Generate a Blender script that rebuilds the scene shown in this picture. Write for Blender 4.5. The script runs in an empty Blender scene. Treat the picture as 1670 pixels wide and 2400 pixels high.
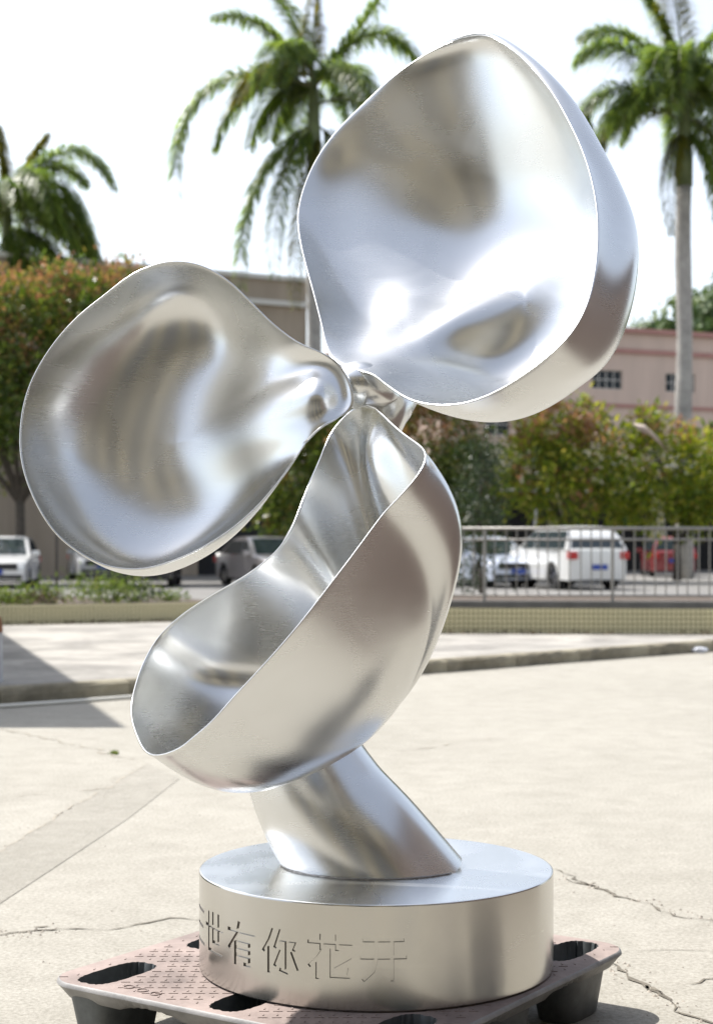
import bpy, bmesh, math, random
import numpy as np
from mathutils import Vector, Matrix

# ------------------------------------------------------------------ camera, sky, sun, exposure
S = bpy.context.scene
COL = S.collection
F, CX, HY, CAMZ = 3833.0, 835.0, 1275.0, 1.24      # lens in photo pixels, principal column, horizon row, eye height
cam_d = bpy.data.cameras.new('camera'); cam = bpy.data.objects.new('camera', cam_d); COL.objects.link(cam)
cam.location = (0, 0, CAMZ); cam.rotation_euler = (math.radians(90), 0, 0)
cam_d.sensor_fit = 'VERTICAL'; cam_d.sensor_height = 36; cam_d.lens = 36 * F / 2400
cam_d.shift_y = (HY - 1200) / 2400
cam_d.clip_start = 0.05; cam_d.clip_end = 3000
cam_d.dof.use_dof = True; cam_d.dof.focus_distance = 3.95; cam_d.dof.aperture_fstop = 4.5
S.camera = cam

SUN_EL = math.radians(57); SUN_AZ = math.atan2(-0.85, 0.53)     # towards the sun, measured from +Y to +X
W = bpy.data.worlds.new('World'); S.world = W; W.use_nodes = True
nt = W.node_tree; nt.nodes.clear()
wo = nt.nodes.new('ShaderNodeOutputWorld'); wb = nt.nodes.new('ShaderNodeBackground'); sk = nt.nodes.new('ShaderNodeTexSky')
sk.sky_type = 'NISHITA'; sk.sun_disc = False; sk.sun_elevation = SUN_EL; sk.sun_rotation = SUN_AZ
sk.air_density = 1.0; sk.dust_density = 1.6; sk.ozone_density = 1.0; sk.altitude = 0
wb.inputs['Strength'].default_value = 0.15
hz = nt.nodes.new('ShaderNodeHueSaturation'); hz.inputs['Saturation'].default_value = 0.48      # milky, hazy sky
nt.links.new(sk.outputs[0], hz.inputs['Color']); nt.links.new(hz.outputs[0], wb.inputs[0]); nt.links.new(wb.outputs[0], wo.inputs[0])
sun_d = bpy.data.lights.new('sun', 'SUN'); sun = bpy.data.objects.new('sun', sun_d); COL.objects.link(sun)
sun_d.energy = 4.3; sun_d.angle = math.radians(0.55); sun_d.color = (1.0, 0.965, 0.915)
to_sun = Vector((math.sin(SUN_AZ) * math.cos(SUN_EL), math.cos(SUN_AZ) * math.cos(SUN_EL), math.sin(SUN_EL)))
sun.rotation_euler = to_sun.to_track_quat('Z', 'Y').to_euler()
S.view_settings.view_transform = 'Standard'; S.view_settings.look = 'None'
S.view_settings.exposure = 0.85; S.view_settings.gamma = 1.0; S.view_settings.use_curve_mapping = False
S.render.engine = 'CYCLES'
S.cycles.use_denoising = True
S.cycles.max_bounces = 10; S.cycles.glossy_bounces = 6; S.cycles.transparent_max_bounces = 8
S.cycles.caustics_reflective = False; S.cycles.sample_clamp_indirect = 6.0

random.seed(7); RNG = np.random.default_rng(7)

def at(px, py, Y):                 # point at depth Y that shows at photo pixel (px, py)
    return Vector(((px - CX) * Y / F, Y, CAMZ - (py - HY) * Y / F))
def gp(px, py, z=0.0):             # point of the level z seen at photo pixel
    Y = F * (CAMZ - z) / (py - HY)
    return Vector(((px - CX) * Y / F, Y, z))

# ------------------------------------------------------------------ object helpers
def tag(o, label=None, cat=None, group=None, kind=None):
    if label: o['label'] = label
    if cat: o['category'] = cat
    if group: o['group'] = group
    if kind: o['kind'] = kind
    return o
def empty(name, loc=(0, 0, 0), rz=0.0, parent=None):
    o = bpy.data.objects.new(name, None); COL.objects.link(o); o.empty_display_size = 0.2
    o.location = loc; o.rotation_euler = (0, 0, rz)
    if parent: o.parent = parent
    return o
def link(name, me, mat=None, parent=None, loc=None, rz=None):
    o = bpy.data.objects.new(name, me); COL.objects.link(o)
    if mat is not None and len(me.materials) == 0:
        for m in (mat if isinstance(mat, (list, tuple)) else [mat]): me.materials.append(m)
    if parent: o.parent = parent
    if loc is not None: o.location = loc
    if rz is not None: o.rotation_euler = (0, 0, rz)
    return o
def mesh_of(name, V, Fc, smooth=False, angle=None):
    me = bpy.data.meshes.new(name); me.from_pydata([tuple(v) for v in V], [], [tuple(f) for f in Fc]); me.update()
    if smooth or angle:
        me.polygons.foreach_set('use_smooth', [True] * len(me.polygons))
        if angle: me.set_sharp_from_angle(angle=math.radians(angle))
    return me
class MB:
    """collects vertices and faces of one mesh"""
    def __init__(s): s.v = []; s.f = []; s.m = []
    def add(s, V, Fc, mi=0):
        b = len(s.v); s.v += [tuple(p) for p in V]; s.f += [tuple(i + b for i in f) for f in Fc]; s.m += [mi] * len(Fc); return s
    def box(s, x0, x1, y0, y1, z0, z1, M=None, mi=0):
        V = [Vector(p) for p in ((x0,y0,z0),(x1,y0,z0),(x1,y1,z0),(x0,y1,z0),(x0,y0,z1),(x1,y0,z1),(x1,y1,z1),(x0,y1,z1))]
        if M is not None: V = [M @ p for p in V]
        return s.add(V, [(0,3,2,1),(4,5,6,7),(0,1,5,4),(1,2,6,5),(2,3,7,6),(3,0,4,7)], mi)
    def tube(s, P, R, n=8, mi=0, caps=True):
        P = [Vector(p) for p in P]; R = R if isinstance(R, (list, tuple)) else [R] * len(P)
        V = []; up = Vector((0, 0, 1))
        for i, p in enumerate(P):
            t = (P[min(i + 1, len(P) - 1)] - P[max(i - 1, 0)]).normalized()
            a = up.cross(t)
            if a.length < 0.05: a = Vector((1, 0, 0)).cross(t)
            a.normalize(); b = t.cross(a)
            V += [p + (a * math.cos(2*math.pi*k/n) + b * math.sin(2*math.pi*k/n)) * R[i] for k in range(n)]
        Fc = [(i*n+k, i*n+(k+1) % n, (i+1)*n+(k+1) % n, (i+1)*n+k) for i in range(len(P)-1) for k in range(n)]
        if caps: Fc += [tuple(range(n))[::-1], tuple((len(P)-1)*n + k for k in range(n))]
        return s.add(V, Fc, mi)
    def build(s, name, mat=None, parent=None, smooth=False, angle=None, bevel=0, loc=None, rz=None):
        me = mesh_of(name, s.v, s.f, smooth, angle)
        if any(s.m): me.polygons.foreach_set('material_index', s.m)
        if bevel:
            bm = bmesh.new(); bm.from_mesh(me)
            bmesh.ops.remove_doubles(bm, verts=bm.verts, dist=1e-5)
            bmesh.ops.bevel(bm, geom=[e for e in bm.edges if len(e.link_faces) == 2 and e.calc_face_angle(0) > 0.5], offset=bevel, segments=2, affect='EDGES', profile=0.6)
            bm.to_mesh(me); bm.free()
        return link(name, me, mat, parent, loc, rz)
def copy_tree(o, parent=None):
    c = o.copy(); COL.objects.link(c); c.parent = parent
    for ch in list(o.children): copy_tree(ch, c)
    return c

# ------------------------------------------------------------------ materials
def nodes(name):
    m = bpy.data.materials.new(name); m.use_nodes = True; t = m.node_tree
    b = t.nodes['Principled BSDF']; return m, t, b
def N(t, typ, **kw):
    n = t.nodes.new(typ)
    for k, v in kw.items():
        if k in n.inputs.keys() if isinstance(k, str) else False: n.inputs[k].default_value = v
        else: setattr(n, k, v)
    return n
def plain(name, col, rough=0.6, metal=0.0, var=0.0, scale=6.0, bump=0.0, bscale=60.0, spec=None, coat=0.0, coord='Object', stretch=None):
    m, t, b = nodes(name)
    b.inputs['Roughness'].default_value = rough; b.inputs['Metallic'].default_value = metal
    if spec is not None: b.inputs['Specular IOR Level'].default_value = spec
    if coat: b.inputs['Coat Weight'].default_value = coat; b.inputs['Coat Roughness'].default_value = 0.05
    tc = t.nodes.new('ShaderNodeTexCoord')
    if var:
        no = t.nodes.new('ShaderNodeTexNoise'); no.inputs['Scale'].default_value = scale; no.inputs['Detail'].default_value = 6; no.inputs['Roughness'].default_value = 0.65
        if stretch:
            mp = t.nodes.new('ShaderNodeMapping'); mp.inputs['Scale'].default_value = stretch; t.links.new(tc.outputs[coord], mp.inputs['Vector']); t.links.new(mp.outputs[0], no.inputs['Vector'])
        else: t.links.new(tc.outputs[coord], no.inputs['Vector'])
        r = t.nodes.new('ShaderNodeValToRGB')
        r.color_ramp.elements[0].position = 0.3; r.color_ramp.elements[1].position = 0.7
        r.color_ramp.elements[0].color = (*[max(0, c * (1 - var)) for c in col], 1); r.color_ramp.elements[1].color = (*[min(1, c * (1 + var)) for c in col], 1)
        t.links.new(no.outputs['Fac'], r.inputs[0]); t.links.new(r.outputs[0], b.inputs['Base Color'])
    else: b.inputs['Base Color'].default_value = (*col, 1)
    if bump:
        nb = t.nodes.new('ShaderNodeTexNoise'); nb.inputs['Scale'].default_value = bscale; nb.inputs['Detail'].default_value = 8
        t.links.new(tc.outputs[coord], nb.inputs['Vector'])
        bp = t.nodes.new('ShaderNodeBump'); bp.inputs['Strength'].default_value = bump; bp.inputs['Distance'].default_value = 0.02
        t.links.new(nb.outputs['Fac'], bp.inputs['Height']); t.links.new(bp.outputs[0], b.inputs['Normal'])
    return m

def steel(name, col=(0.755, 0.768, 0.775), r0=0.20, r1=0.33, stretch=(4, 4, 90), aniso=0.0):
    m, t, b = nodes(name)
    b.inputs['Metallic'].default_value = 1.0
    tc = t.nodes.new('ShaderNodeTexCoord')
    mp = t.nodes.new('ShaderNodeMapping'); mp.inputs['Scale'].default_value = stretch; mp.inputs['Rotation'].default_value = (0.15, 0.2, 0.1)
    t.links.new(tc.outputs['Object'], mp.inputs['Vector'])
    br = t.nodes.new('ShaderNodeTexNoise'); br.inputs['Scale'].default_value = 3.0; br.inputs['Detail'].default_value = 8; br.inputs['Roughness'].default_value = 0.7
    t.links.new(mp.outputs[0], br.inputs['Vector'])
    cl = t.nodes.new('ShaderNodeTexNoise'); cl.inputs['Scale'].default_value = 4.0; cl.inputs['Detail'].default_value = 2.5; cl.inputs['Roughness'].default_value = 0.5; cl.inputs['Distortion'].default_value = 0.9
    t.links.new(tc.outputs['Object'], cl.inputs['Vector'])
    mix = t.nodes.new('ShaderNodeMix'); mix.data_type = 'FLOAT'; mix.inputs[0].default_value = 0.25
    t.links.new(cl.outputs['Fac'], mix.inputs[2]); t.links.new(br.outputs['Fac'], mix.inputs[3])
    mr = t.nodes.new('ShaderNodeMapRange'); mr.inputs[1].default_value = 0.3; mr.inputs[2].default_value = 0.7; mr.inputs[3].default_value = r0; mr.inputs[4].default_value = r1
    t.links.new(mix.outputs[0], mr.inputs[0]); t.links.new(mr.outputs[0], b.inputs['Roughness'])
    rp = t.nodes.new('ShaderNodeValToRGB'); rp.color_ramp.elements[0].position = 0.25; rp.color_ramp.elements[1].position = 0.75
    rp.color_ramp.elements[0].color = (col[0]*0.90, col[1]*0.895, col[2]*0.88, 1); rp.color_ramp.elements[1].color = (min(1, col[0]*1.06), min(1, col[1]*1.06), min(1, col[2]*1.06), 1)
    t.links.new(cl.outputs['Fac'], rp.inputs[0]); t.links.new(rp.outputs[0], b.inputs['Base Color'])
    bp = t.nodes.new('ShaderNodeBump'); bp.inputs['Strength'].default_value = 0.003; bp.inputs['Distance'].default_value = 0.001
    t.links.new(br.outputs['Fac'], bp.inputs['Height'])
    b2 = t.nodes.new('ShaderNodeBump'); b2.inputs['Strength'].default_value = 0.025; b2.inputs['Distance'].default_value = 0.02
    lo = t.nodes.new('ShaderNodeTexNoise'); lo.inputs['Scale'].default_value = 5.0; lo.inputs['Detail'].default_value = 1.5; t.links.new(tc.outputs['Object'], lo.inputs['Vector'])
    t.links.new(lo.outputs['Fac'], b2.inputs['Height']); 
    if aniso:
        b.inputs['Anisotropic'].default_value = aniso
        b.inputs['Anisotropic Rotation'].default_value = 0.25
        tg = t.nodes.new('ShaderNodeTangent'); tg.direction_type = 'RADIAL'; tg.axis = 'Z'
        t.links.new(tg.outputs[0], b.inputs['Tangent'])
    return m

def concrete(name, base, dirt, scale=1.0, bump=0.35, rough=0.85):
    m, t, b = nodes(name); b.inputs['Roughness'].default_value = rough; b.inputs['Specular IOR Level'].default_value = 0.3
    tc = t.nodes.new('ShaderNodeTexCoord')
    def noise(s, d, r, dist=0.0):
        n = t.nodes.new('ShaderNodeTexNoise'); n.inputs['Scale'].default_value = s * scale; n.inputs['Detail'].default_value = d; n.inputs['Roughness'].default_value = r; n.inputs['Distortion'].default_value = dist
        t.links.new(tc.outputs['Object'], n.inputs['Vector']); return n
    n1 = noise(0.55, 8, 0.6, 0.6); n2 = noise(5.0, 8, 0.7, 0.3); n3 = noise(70, 6, 0.75)
    r1 = t.nodes.new('ShaderNodeValToRGB'); r1.color_ramp.elements[0].position = 0.35; r1.color_ramp.elements[1].position = 0.62
    r1.color_ramp.elements[0].color = (*dirt, 1); r1.color_ramp.elements[1].color = (*base, 1)
    t.links.new(n1.outputs['Fac'], r1.inputs[0])
    r2 = t.nodes.new('ShaderNodeValToRGB'); r2.color_ramp.elements[0].position = 0.32; r2.color_ramp.elements[1].position = 0.68
    r2.color_ramp.elements[0].color = (0.87, 0.865, 0.85, 1); r2.color_ramp.elements[1].color = (1.07, 1.07, 1.07, 1)
    t.links.new(n2.outputs['Fac'], r2.inputs[0])
    r3 = t.nodes.new('ShaderNodeValToRGB'); r3.color_ramp.elements[0].position = 0.30; r3.color_ramp.elements[1].position = 0.60
    r3.color_ramp.elements[0].color = (0.60, 0.585, 0.56, 1); r3.color_ramp.elements[1].color = (1.06, 1.06, 1.06, 1)
    t.links.new(n3.outputs['Fac'], r3.inputs[0])
    def mul(a, c):
        x = t.nodes.new('ShaderNodeMix'); x.data_type = 'RGBA'; x.blend_type = 'MULTIPLY'; x.inputs[0].default_value = 1.0
        t.links.new(a, x.inputs[6]); t.links.new(c, x.inputs[7]); return x.outputs[2]
    o = mul(mul(r1.outputs[0], r2.outputs[0]), r3.outputs[0]); t.links.new(o, b.inputs['Base Color'])
    bp = t.nodes.new('ShaderNodeBump'); bp.inputs['Strength'].default_value = bump; bp.inputs['Distance'].default_value = 0.006
    t.links.new(n3.outputs['Fac'], bp.inputs['Height'])
    b2 = t.nodes.new('ShaderNodeBump'); b2.inputs['Strength'].default_value = bump; b2.inputs['Distance'].default_value = 0.02
    t.links.new(n2.outputs['Fac'], b2.inputs['Height']); t.links.new(bp.outputs[0], b2.inputs['Normal']); t.links.new(b2.outputs[0], b.inputs['Normal'])
    return m

def leafmat(name, cols, rough=0.45, trans=0.35):
    """one colour per leaf, drawn from a list of (position, colour)"""
    m, t, b = nodes(name); t.nodes.remove(b)
    g = t.nodes.new('ShaderNodeNewGeometry'); r = t.nodes.new('ShaderNodeValToRGB'); r.color_ramp.interpolation = 'LINEAR'
    while len(r.color_ramp.elements) < len(cols): r.color_ramp.elements.new(0.5)
    for e, (p, c) in zip(r.color_ramp.elements, cols): e.position = p; e.color = (*c, 1)
    t.links.new(g.outputs['Random Per Island'], r.inputs[0])
    p = t.nodes.new('ShaderNodeBsdfPrincipled'); p.inputs['Roughness'].default_value = rough; p.inputs['Specular IOR Level'].default_value = 0.5
    tr = t.nodes.new('ShaderNodeBsdfTranslucent'); mx = t.nodes.new('ShaderNodeMixShader'); mx.inputs[0].default_value = trans
    hs = t.nodes.new('ShaderNodeHueSaturation'); hs.inputs['Value'].default_value = 1.5; hs.inputs['Saturation'].default_value = 1.1
    t.links.new(r.outputs[0], p.inputs['Base Color']); t.links.new(r.outputs[0], hs.inputs['Color']); t.links.new(hs.outputs[0], tr.inputs['Color'])
    t.links.new(p.outputs[0], mx.inputs[1]); t.links.new(tr.outputs[0], mx.inputs[2])
    t.links.new(mx.outputs[0], t.nodes['Material Output'].inputs['Surface'])
    return m

M = {}
M['steel'] = steel('brushed_steel')
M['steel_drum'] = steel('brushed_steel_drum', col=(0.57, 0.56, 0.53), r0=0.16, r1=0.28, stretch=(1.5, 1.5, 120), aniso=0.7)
M['groove'] = plain('dark_groove', (0.20, 0.19, 0.18), 0.45, metal=0.8)  # walls of the cut strokes, coloured darker than the drum steel
M['foot_line'] = plain('dark_foot_line', (0.30, 0.29, 0.28), 0.45, metal=0.9, var=.3, scale=60)  # dark tone standing in for shade where the stem meets the drum
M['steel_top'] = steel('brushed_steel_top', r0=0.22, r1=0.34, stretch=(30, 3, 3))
M['yard'] = concrete('yard_concrete', (0.348, 0.331, 0.29), (0.318, 0.302, 0.263))
M['walk'] = concrete('sidewalk_concrete', (0.43, 0.41, 0.375), (0.21, 0.20, 0.185), scale=1.8)
M['kerb'] = concrete('kerb_concrete', (0.36, 0.325, 0.24), (0.17, 0.15, 0.11), scale=3.0, bump=0.6)
M['patch'] = concrete('patch_concrete', (0.335, 0.318, 0.279), (0.30, 0.285, 0.248), scale=2.0, bump=0.6)
M['asphalt'] = concrete('road_asphalt', (0.24, 0.235, 0.225), (0.17, 0.165, 0.16), scale=0.7)
M['crack'] = plain('crack_dirt', (0.13, 0.115, 0.09), 0.95, var=0.4, scale=30)
M['crack_soft'] = plain('joint_dirt', (0.30, 0.27, 0.22), 0.95, var=0.3, scale=20)
M['tile'] = plain('mosaic_tile', (0.60, 0.55, 0.34), 0.35, var=0.18, scale=2.3, coord='Object')
M['grout'] = plain('tile_grout', (0.17, 0.15, 0.09), 0.9, var=0.2, scale=8)
M['soil'] = plain('planter_soil', (0.075, 0.055, 0.04), 0.95, var=0.5, scale=12, bump=0.8, bscale=25)
M['rail'] = plain('railing_steel', (0.26, 0.25, 0.235), 0.5, metal=0.6, var=0.15, scale=5)
M['plinth'] = plain('railing_plinth', (0.17, 0.165, 0.155), 0.85, var=0.25, scale=4)
M['white'] = plain('white_paint', (0.8, 0.8, 0.78), 0.35)
M['stone'] = plain('bollard_stone', (0.42, 0.42, 0.43), 0.8, var=0.2, scale=9, bump=0.3)
M['rust'] = plain('rusty_iron', (0.22, 0.09, 0.04), 0.85, var=0.4, scale=18)
M['dark_pole'] = plain('dark_pole', (0.09, 0.085, 0.08), 0.6)

# ------------------------------------------------------------------ ground, yard, sidewalk
def sheet(name, pts, z, mat, kind='structure'):
    o = link(name, mesh_of(name, [(p[0], p[1], z) for p in pts], [tuple(range(len(pts)))]), mat)
    return tag(o, kind=kind) if kind else o
sheet('ground', [(-1500, -600), (1500, -600), (1500, 2500), (-1500, 2500)], -0.004, M['asphalt'])
K = [gp(-420, 1681), gp(0, 1650), gp(306, 1630), gp(680, 1603), gp(1050, 1576), gp(1360, 1551), gp(1670, 1527), gp(2050, 1502)]   # foot of the kerb
yard = sheet('yard', [(-60, -60), (60, -60), (60, 24), (-60, 24)], 0.0, M['yard'])
# the raised walk behind the kerb
WZ = 0.12
def walk_mesh():
    far = 26.2
    front = [(p.x - 0.02, p.y + 0.14) for p in K]
    V = [(x, y, WZ) for x, y in front] + [(front[-1][0] + 30, front[-1][1] + 26, WZ), (front[-1][0] + 30, 60, WZ), (8, far, WZ), (-14, far, WZ), (-14, front[0][1] - 5, WZ)]
    top = tuple(range(len(V)))
    b = len(V); V2 = V + [(x, y, -0.02) for x, y, _ in V]
    Fc = [top] + [(i, i + b, (i + 1) % b + b, (i + 1) % b) for i in range(b)]
    return mesh_of('sidewalk', V2, Fc)
walk = link('sidewalk', walk_mesh(), M['walk']); tag(walk, kind='structure')
def kerb_pieces():
    L = []
    for a, b in zip(K[:-1], K[1:]):
        n = max(1, round((b - a).length / 1.15))
        for i in range(n): L.append((a.lerp(b, i / n), a.lerp(b, (i + 1) / n)))
    for a, b in L:
        d = b - a; ln = d.length; ang = math.atan2(d.y, d.x); mb = MB()
        nx = 9; V = []; prof = [(0.0, -0.02), (0.004, 0.06), (0.012, WZ - 0.018), (0.03, WZ + 0.004), (0.15, WZ + 0.008), (0.15, -0.02)]
        for i in range(nx + 1):
            x = i / nx * (ln - 0.006) + 0.003
            for (y, z) in prof:
                j = 0.007 if 0 < z < 0.13 and y < 0.1 else 0.0
                V.append((x, y + random.uniform(-j, j), z + random.uniform(-j, j) * 0.5))
        n = len(prof)
        Fc = [(i*n+k, (i+1)*n+k, (i+1)*n+k+1, i*n+k+1) for i in range(nx) for k in range(n - 1)] + [tuple(range(n)), tuple(nx*n + k for k in range(n))[::-1]]
        mb.add(V, Fc).build('kerb_stone', M['kerb'], walk, loc=a, rz=ang)
kerb_pieces()

def crack(pts, w, mat, jag=0.02, z=0.003, seg=0.035, name='crack'):
    """a jagged strip following ground points"""
    P = []
    for a, b in zip(pts[:-1], pts[1:]):
        n = max(2, int((b - a).length / seg))
        P += [a.lerp(b, i / n) for i in range(n)]
    P.append(pts[-1]); V = []; off = 0
    for i, p in enumerate(P):
        d = (P[min(i+1, len(P)-1)] - P[max(i-1, 0)]).normalized(); nrm = Vector((-d.y, d.x, 0))
        off = off * 0.8 + random.uniform(-jag, jag); c = p + nrm * off
        ww = w * (0.12 + random.random() ** 2 * 1.1) * min(1, 4 * i / len(P) + .15, 4 * (1 - i / len(P)) + .15)
        V += [(c + nrm * ww)[:2] + (z,), (c - nrm * ww)[:2] + (z,)]
    Fc = [(2*i, 2*i+1, 2*i+3, 2*i+2) for i in range(len(P) - 1)]
    return link(name, mesh_of(name, V, Fc), mat, yard)
G = lambda *a: [gp(x, y) for x, y in a]
crack(G((-30, 2196), (60, 2185), (120, 2181), (180, 2176), (250, 2179), (340, 2163), (400, 2152), (470, 2157)), 0.006, M['crack'], 0.012)
crack(G((0, 2193), (50, 2184), (130, 2179)), 0.013, M['crack'], 0.01)
crack(G((78, 2174), (112, 2171)), 0.008, M['crack'], 0.01)
crack(G((-40, 2020), (0, 1999), (90, 1942), (240, 1852), (345, 1789)), 0.008, M['crack_soft'], 0.012)
sheet_p = link('concrete_patch', mesh_of('concrete_patch', [p.xy[:] + (0.002,) for p in G((-30, 2135), (0, 2119), (150, 2020), (300, 1920), (420, 1826), (345, 1789), (240, 1852), (90, 1942), (-40, 2020))], [tuple(range(9))]), M['patch'], yard)
crack(G((-20, 1705), (60, 1722), (190, 1748), (240, 1765), (330, 1785)), 0.014, M['crack_soft'], 0.03)
crack(G((0, 1872), (120, 1860), (260, 1846)), 0.006, M['crack_soft'], 0.02)
crack(G((880, 1768), (960, 1758), (1080, 1740), (1215, 1724)), 0.008, M['crack_soft'], 0.015)
crack(G((1280, 2034), (1330, 2062), (1400, 2077), (1470, 2105), (1560, 2135), (1610, 2150), (1690, 2163)), 0.010, M['crack'], 0.02)
crack(G((1325, 2060), (1345, 2068), (1400, 2077)), 0.014, M['crack'], 0.015)
crack(G((1405, 2240), (1440, 2275), (1500, 2312), (1560, 2345), (1600, 2380), (1680, 2420)), 0.009, M['crack'], 0.018)
crack(G((1500, 2310), (1540, 2326), (1560, 2345)), 0.014, M['crack'], 0.012)
crack(G((1610, 2308), (1650, 2296), (1690, 2290)), 0.009, M['crack'], 0.012)
crack(G((1440, 2232), (1520, 2226), (1680, 2228)), 0.003, M['crack'], 0.008)
# thin white hose lying along the kerb on the left
hp = [p + Vector((0.06, -0.16, 0.016)) for p in (gp(-420, 1683), gp(-120, 1664), gp(0, 1655), gp(150, 1645), gp(306, 1633), gp(520, 1618))]
hose = MB().tube(hp, 0.016, 8).build('hose', plain('pale_hose', (0.62, 0.60, 0.54), 0.6), smooth=True)
tag(hose, 'thin pale hose lying along the foot of the kerb', 'hose')

# ------------------------------------------------------------------ planters with mosaic tiles
def planter(name, A, B, depth, h, ncol, nrow, label, cap_h=0.012, maxtiles=300):
    d = B - A; L = d.length; ang = math.atan2(d.y, d.x)
    root = empty(name, (A.x, A.y, WZ), ang); tag(root, label, 'planter', 'tiled planters')
    MB().box(0, L, 0.0, 0.16, -0.01, h).build('wall', M['grout'], root)
    MB().box(0, L, 0.16, depth, -0.01, h - 0.035).build('soil_bed', M['soil'], root)
    cw, rh = L / ncol, h / nrow; g = 0.010
    tm = MB().box(-cw/2 + g/2, cw/2 - g/2, -0.007, 0.001, -rh/2 + g/2, rh/2 - g/2)
    me = mesh_of('tile', tm.v, tm.f); me.materials.append(M['tile'])
    cnt = 0; rest = MB()
    for i in range(ncol):
        for j in range(nrow):
            x, z = (i + .5) * cw, (j + .5) * rh
            if cnt < maxtiles:
                t = link('tile', me, None, root); t.location = (x, random.uniform(-.0012, .0006), z); t.rotation_euler = (random.uniform(-.02, .02), 0, random.uniform(-.02, .02)); cnt += 1
            else: rest.box(x - cw/2 + g/2, x + cw/2 - g/2, -0.007, 0.001, z - rh/2 + g/2, z + rh/2 - g/2)
    if rest.v: tag(rest.build('tile_facing', M['tile'], root), kind='stuff')
    return root
PRA, PRB = Vector((0.75, 20.55, 0)), Vector((5.15, 20.2, 0))
planter('tiled_planter', PRA, PRB, 7.0, 0.315, 74, 5, 'yellow mosaic-tiled planter wall carrying the railing')
PLA, PLB = Vector((-5.6, 22.25, 0)), Vector((-1.6, 24.1, 0))
planter('tiled_planter', PLA, PLB, 4.0, 0.27, 72, 5, 'yellow mosaic-tiled planter with weeds in front of the white car')

# ------------------------------------------------------------------ railing on the right planter
def railing():
    d = PRB - PRA; L = d.length; ang = math.atan2(d.y, d.x)
    root = empty('railing', (PRA.x, PRA.y, WZ + 0.315), ang); tag(root, 'grey metal railing of thin upright bars on the tiled planter', 'railing')
    o = 0.30
    MB().box(0, L, o - .09, o + .09, -0.03, 0.085).build('plinth', M['plinth'], root)
    MB().tube([(0, o, 1.0), (L, o, 1.0)], 0.022, 10).build('top_rail', M['rail'], root, smooth=True)
    MB().tube([(0, o, 0.86), (L, o, 0.86)], 0.014, 8).build('mid_rail', M['rail'], root, smooth=True)
    MB().tube([(0, o, 0.155), (L, o, 0.155)], 0.014, 8).build('bottom_rail', M['rail'], root, smooth=True)
    bar = MB().tube([(0, 0, 0.155), (0, 0, 0.99)], 0.0095, 6); bm_ = mesh_of('bar', bar.v, bar.f); bm_.materials.append(M['rail'])
    post = MB().tube([(0, 0, 0.08), (0, 0, 1.0)], 0.021, 8); pm = mesh_of('post', post.v, post.f); pm.materials.append(M['rail'])
    x = 0.05; i = 0
    while x < L - 0.03:
        if i % 12 == 6: link('post', pm, None, root, (x, o, 0))
        else:
            ob_ = link('bar', bm_, None, root, (x + random.uniform(-.006, .006), o, 0)); ob_.rotation_euler = (0, random.uniform(-.006, .006), 0)
        x += 0.134; i += 1
railing()

# stub bollard at the left edge, with a rusty cap
bb = empty('bollard', gp(-16, 1597, WZ)); tag(bb, 'short grey stone bollard with a rusty top at the left edge', 'bollard')
MB().tube([(0,0,-.01),(0,0,.03),(0,0,.40)], [.085,.08,.075], 14).build('shaft', M['stone'], bb, angle=40)
MB().tube([(0,0,.40),(0,0,.42),(0,0,.52),(0,0,.55)], [.078,.08,.066,.03], 14).build('cap', M['rust'], bb, angle=40)
# thin pole behind the left planter
p0 = at(133, 1400, 27.5); pp = MB().tube([(0,0,0),(0,0,3.2)], 0.028, 8).build('sign_pole', M['dark_pole'], loc=(p0.x, p0.y, 0.0), smooth=True)
tag(pp, 'thin dark pole standing between the white car and the left petal', 'pole')

# ------------------------------------------------------------------ the sculpture
DC = Vector((0.05, 4.185, 0.0)); DR, DZ0, DZ1 = 0.45, 0.170, 0.415
sculpt = empty('flower_sculpture', (DC.x, DC.y, DZ0))
tag(sculpt, 'tall brushed steel flower sculpture of three cupped petals on a round drum base', 'sculpture')
def to_local(o):            # keep world coordinates of a part built in world space
    o.parent = sculpt; o.matrix_parent_inverse = Matrix.Translation(sculpt.location).inverted(); return o

def closed_spline(P, n):
    """periodic Catmull-Rom through P, resampled evenly along its length"""
    P = np.array(P, float); m = len(P); out = []
    for i in range(m):
        p0, p1, p2, p3 = P[(i-1) % m], P[i], P[(i+1) % m], P[(i+2) % m]
        for t in np.linspace(0, 1, 24, endpoint=False):
            out.append(0.5 * ((2*p1) + (p2-p0)*t + (2*p0-5*p1+4*p2-p3)*t*t + (3*p1-p0-3*p2+p3)*t**3))
    out = np.array(out); d = np.linalg.norm(np.roll(out, -1, 0) - out, axis=1); c = np.concatenate([[0], np.cumsum(d)]); 
    out2 = np.vstack([out, out[:1]]); s = np.linspace(0, c[-1], n, endpoint=False)
    return np.stack([np.interp(s, c, out2[:, k]) for k in range(P.shape[1])], 1)
def smooth_loop(A, it):
    for _ in range(it): A = 0.25*np.roll(A, 1, 0) + 0.5*A + 0.25*np.roll(A, -1, 0)
    return A

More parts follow.
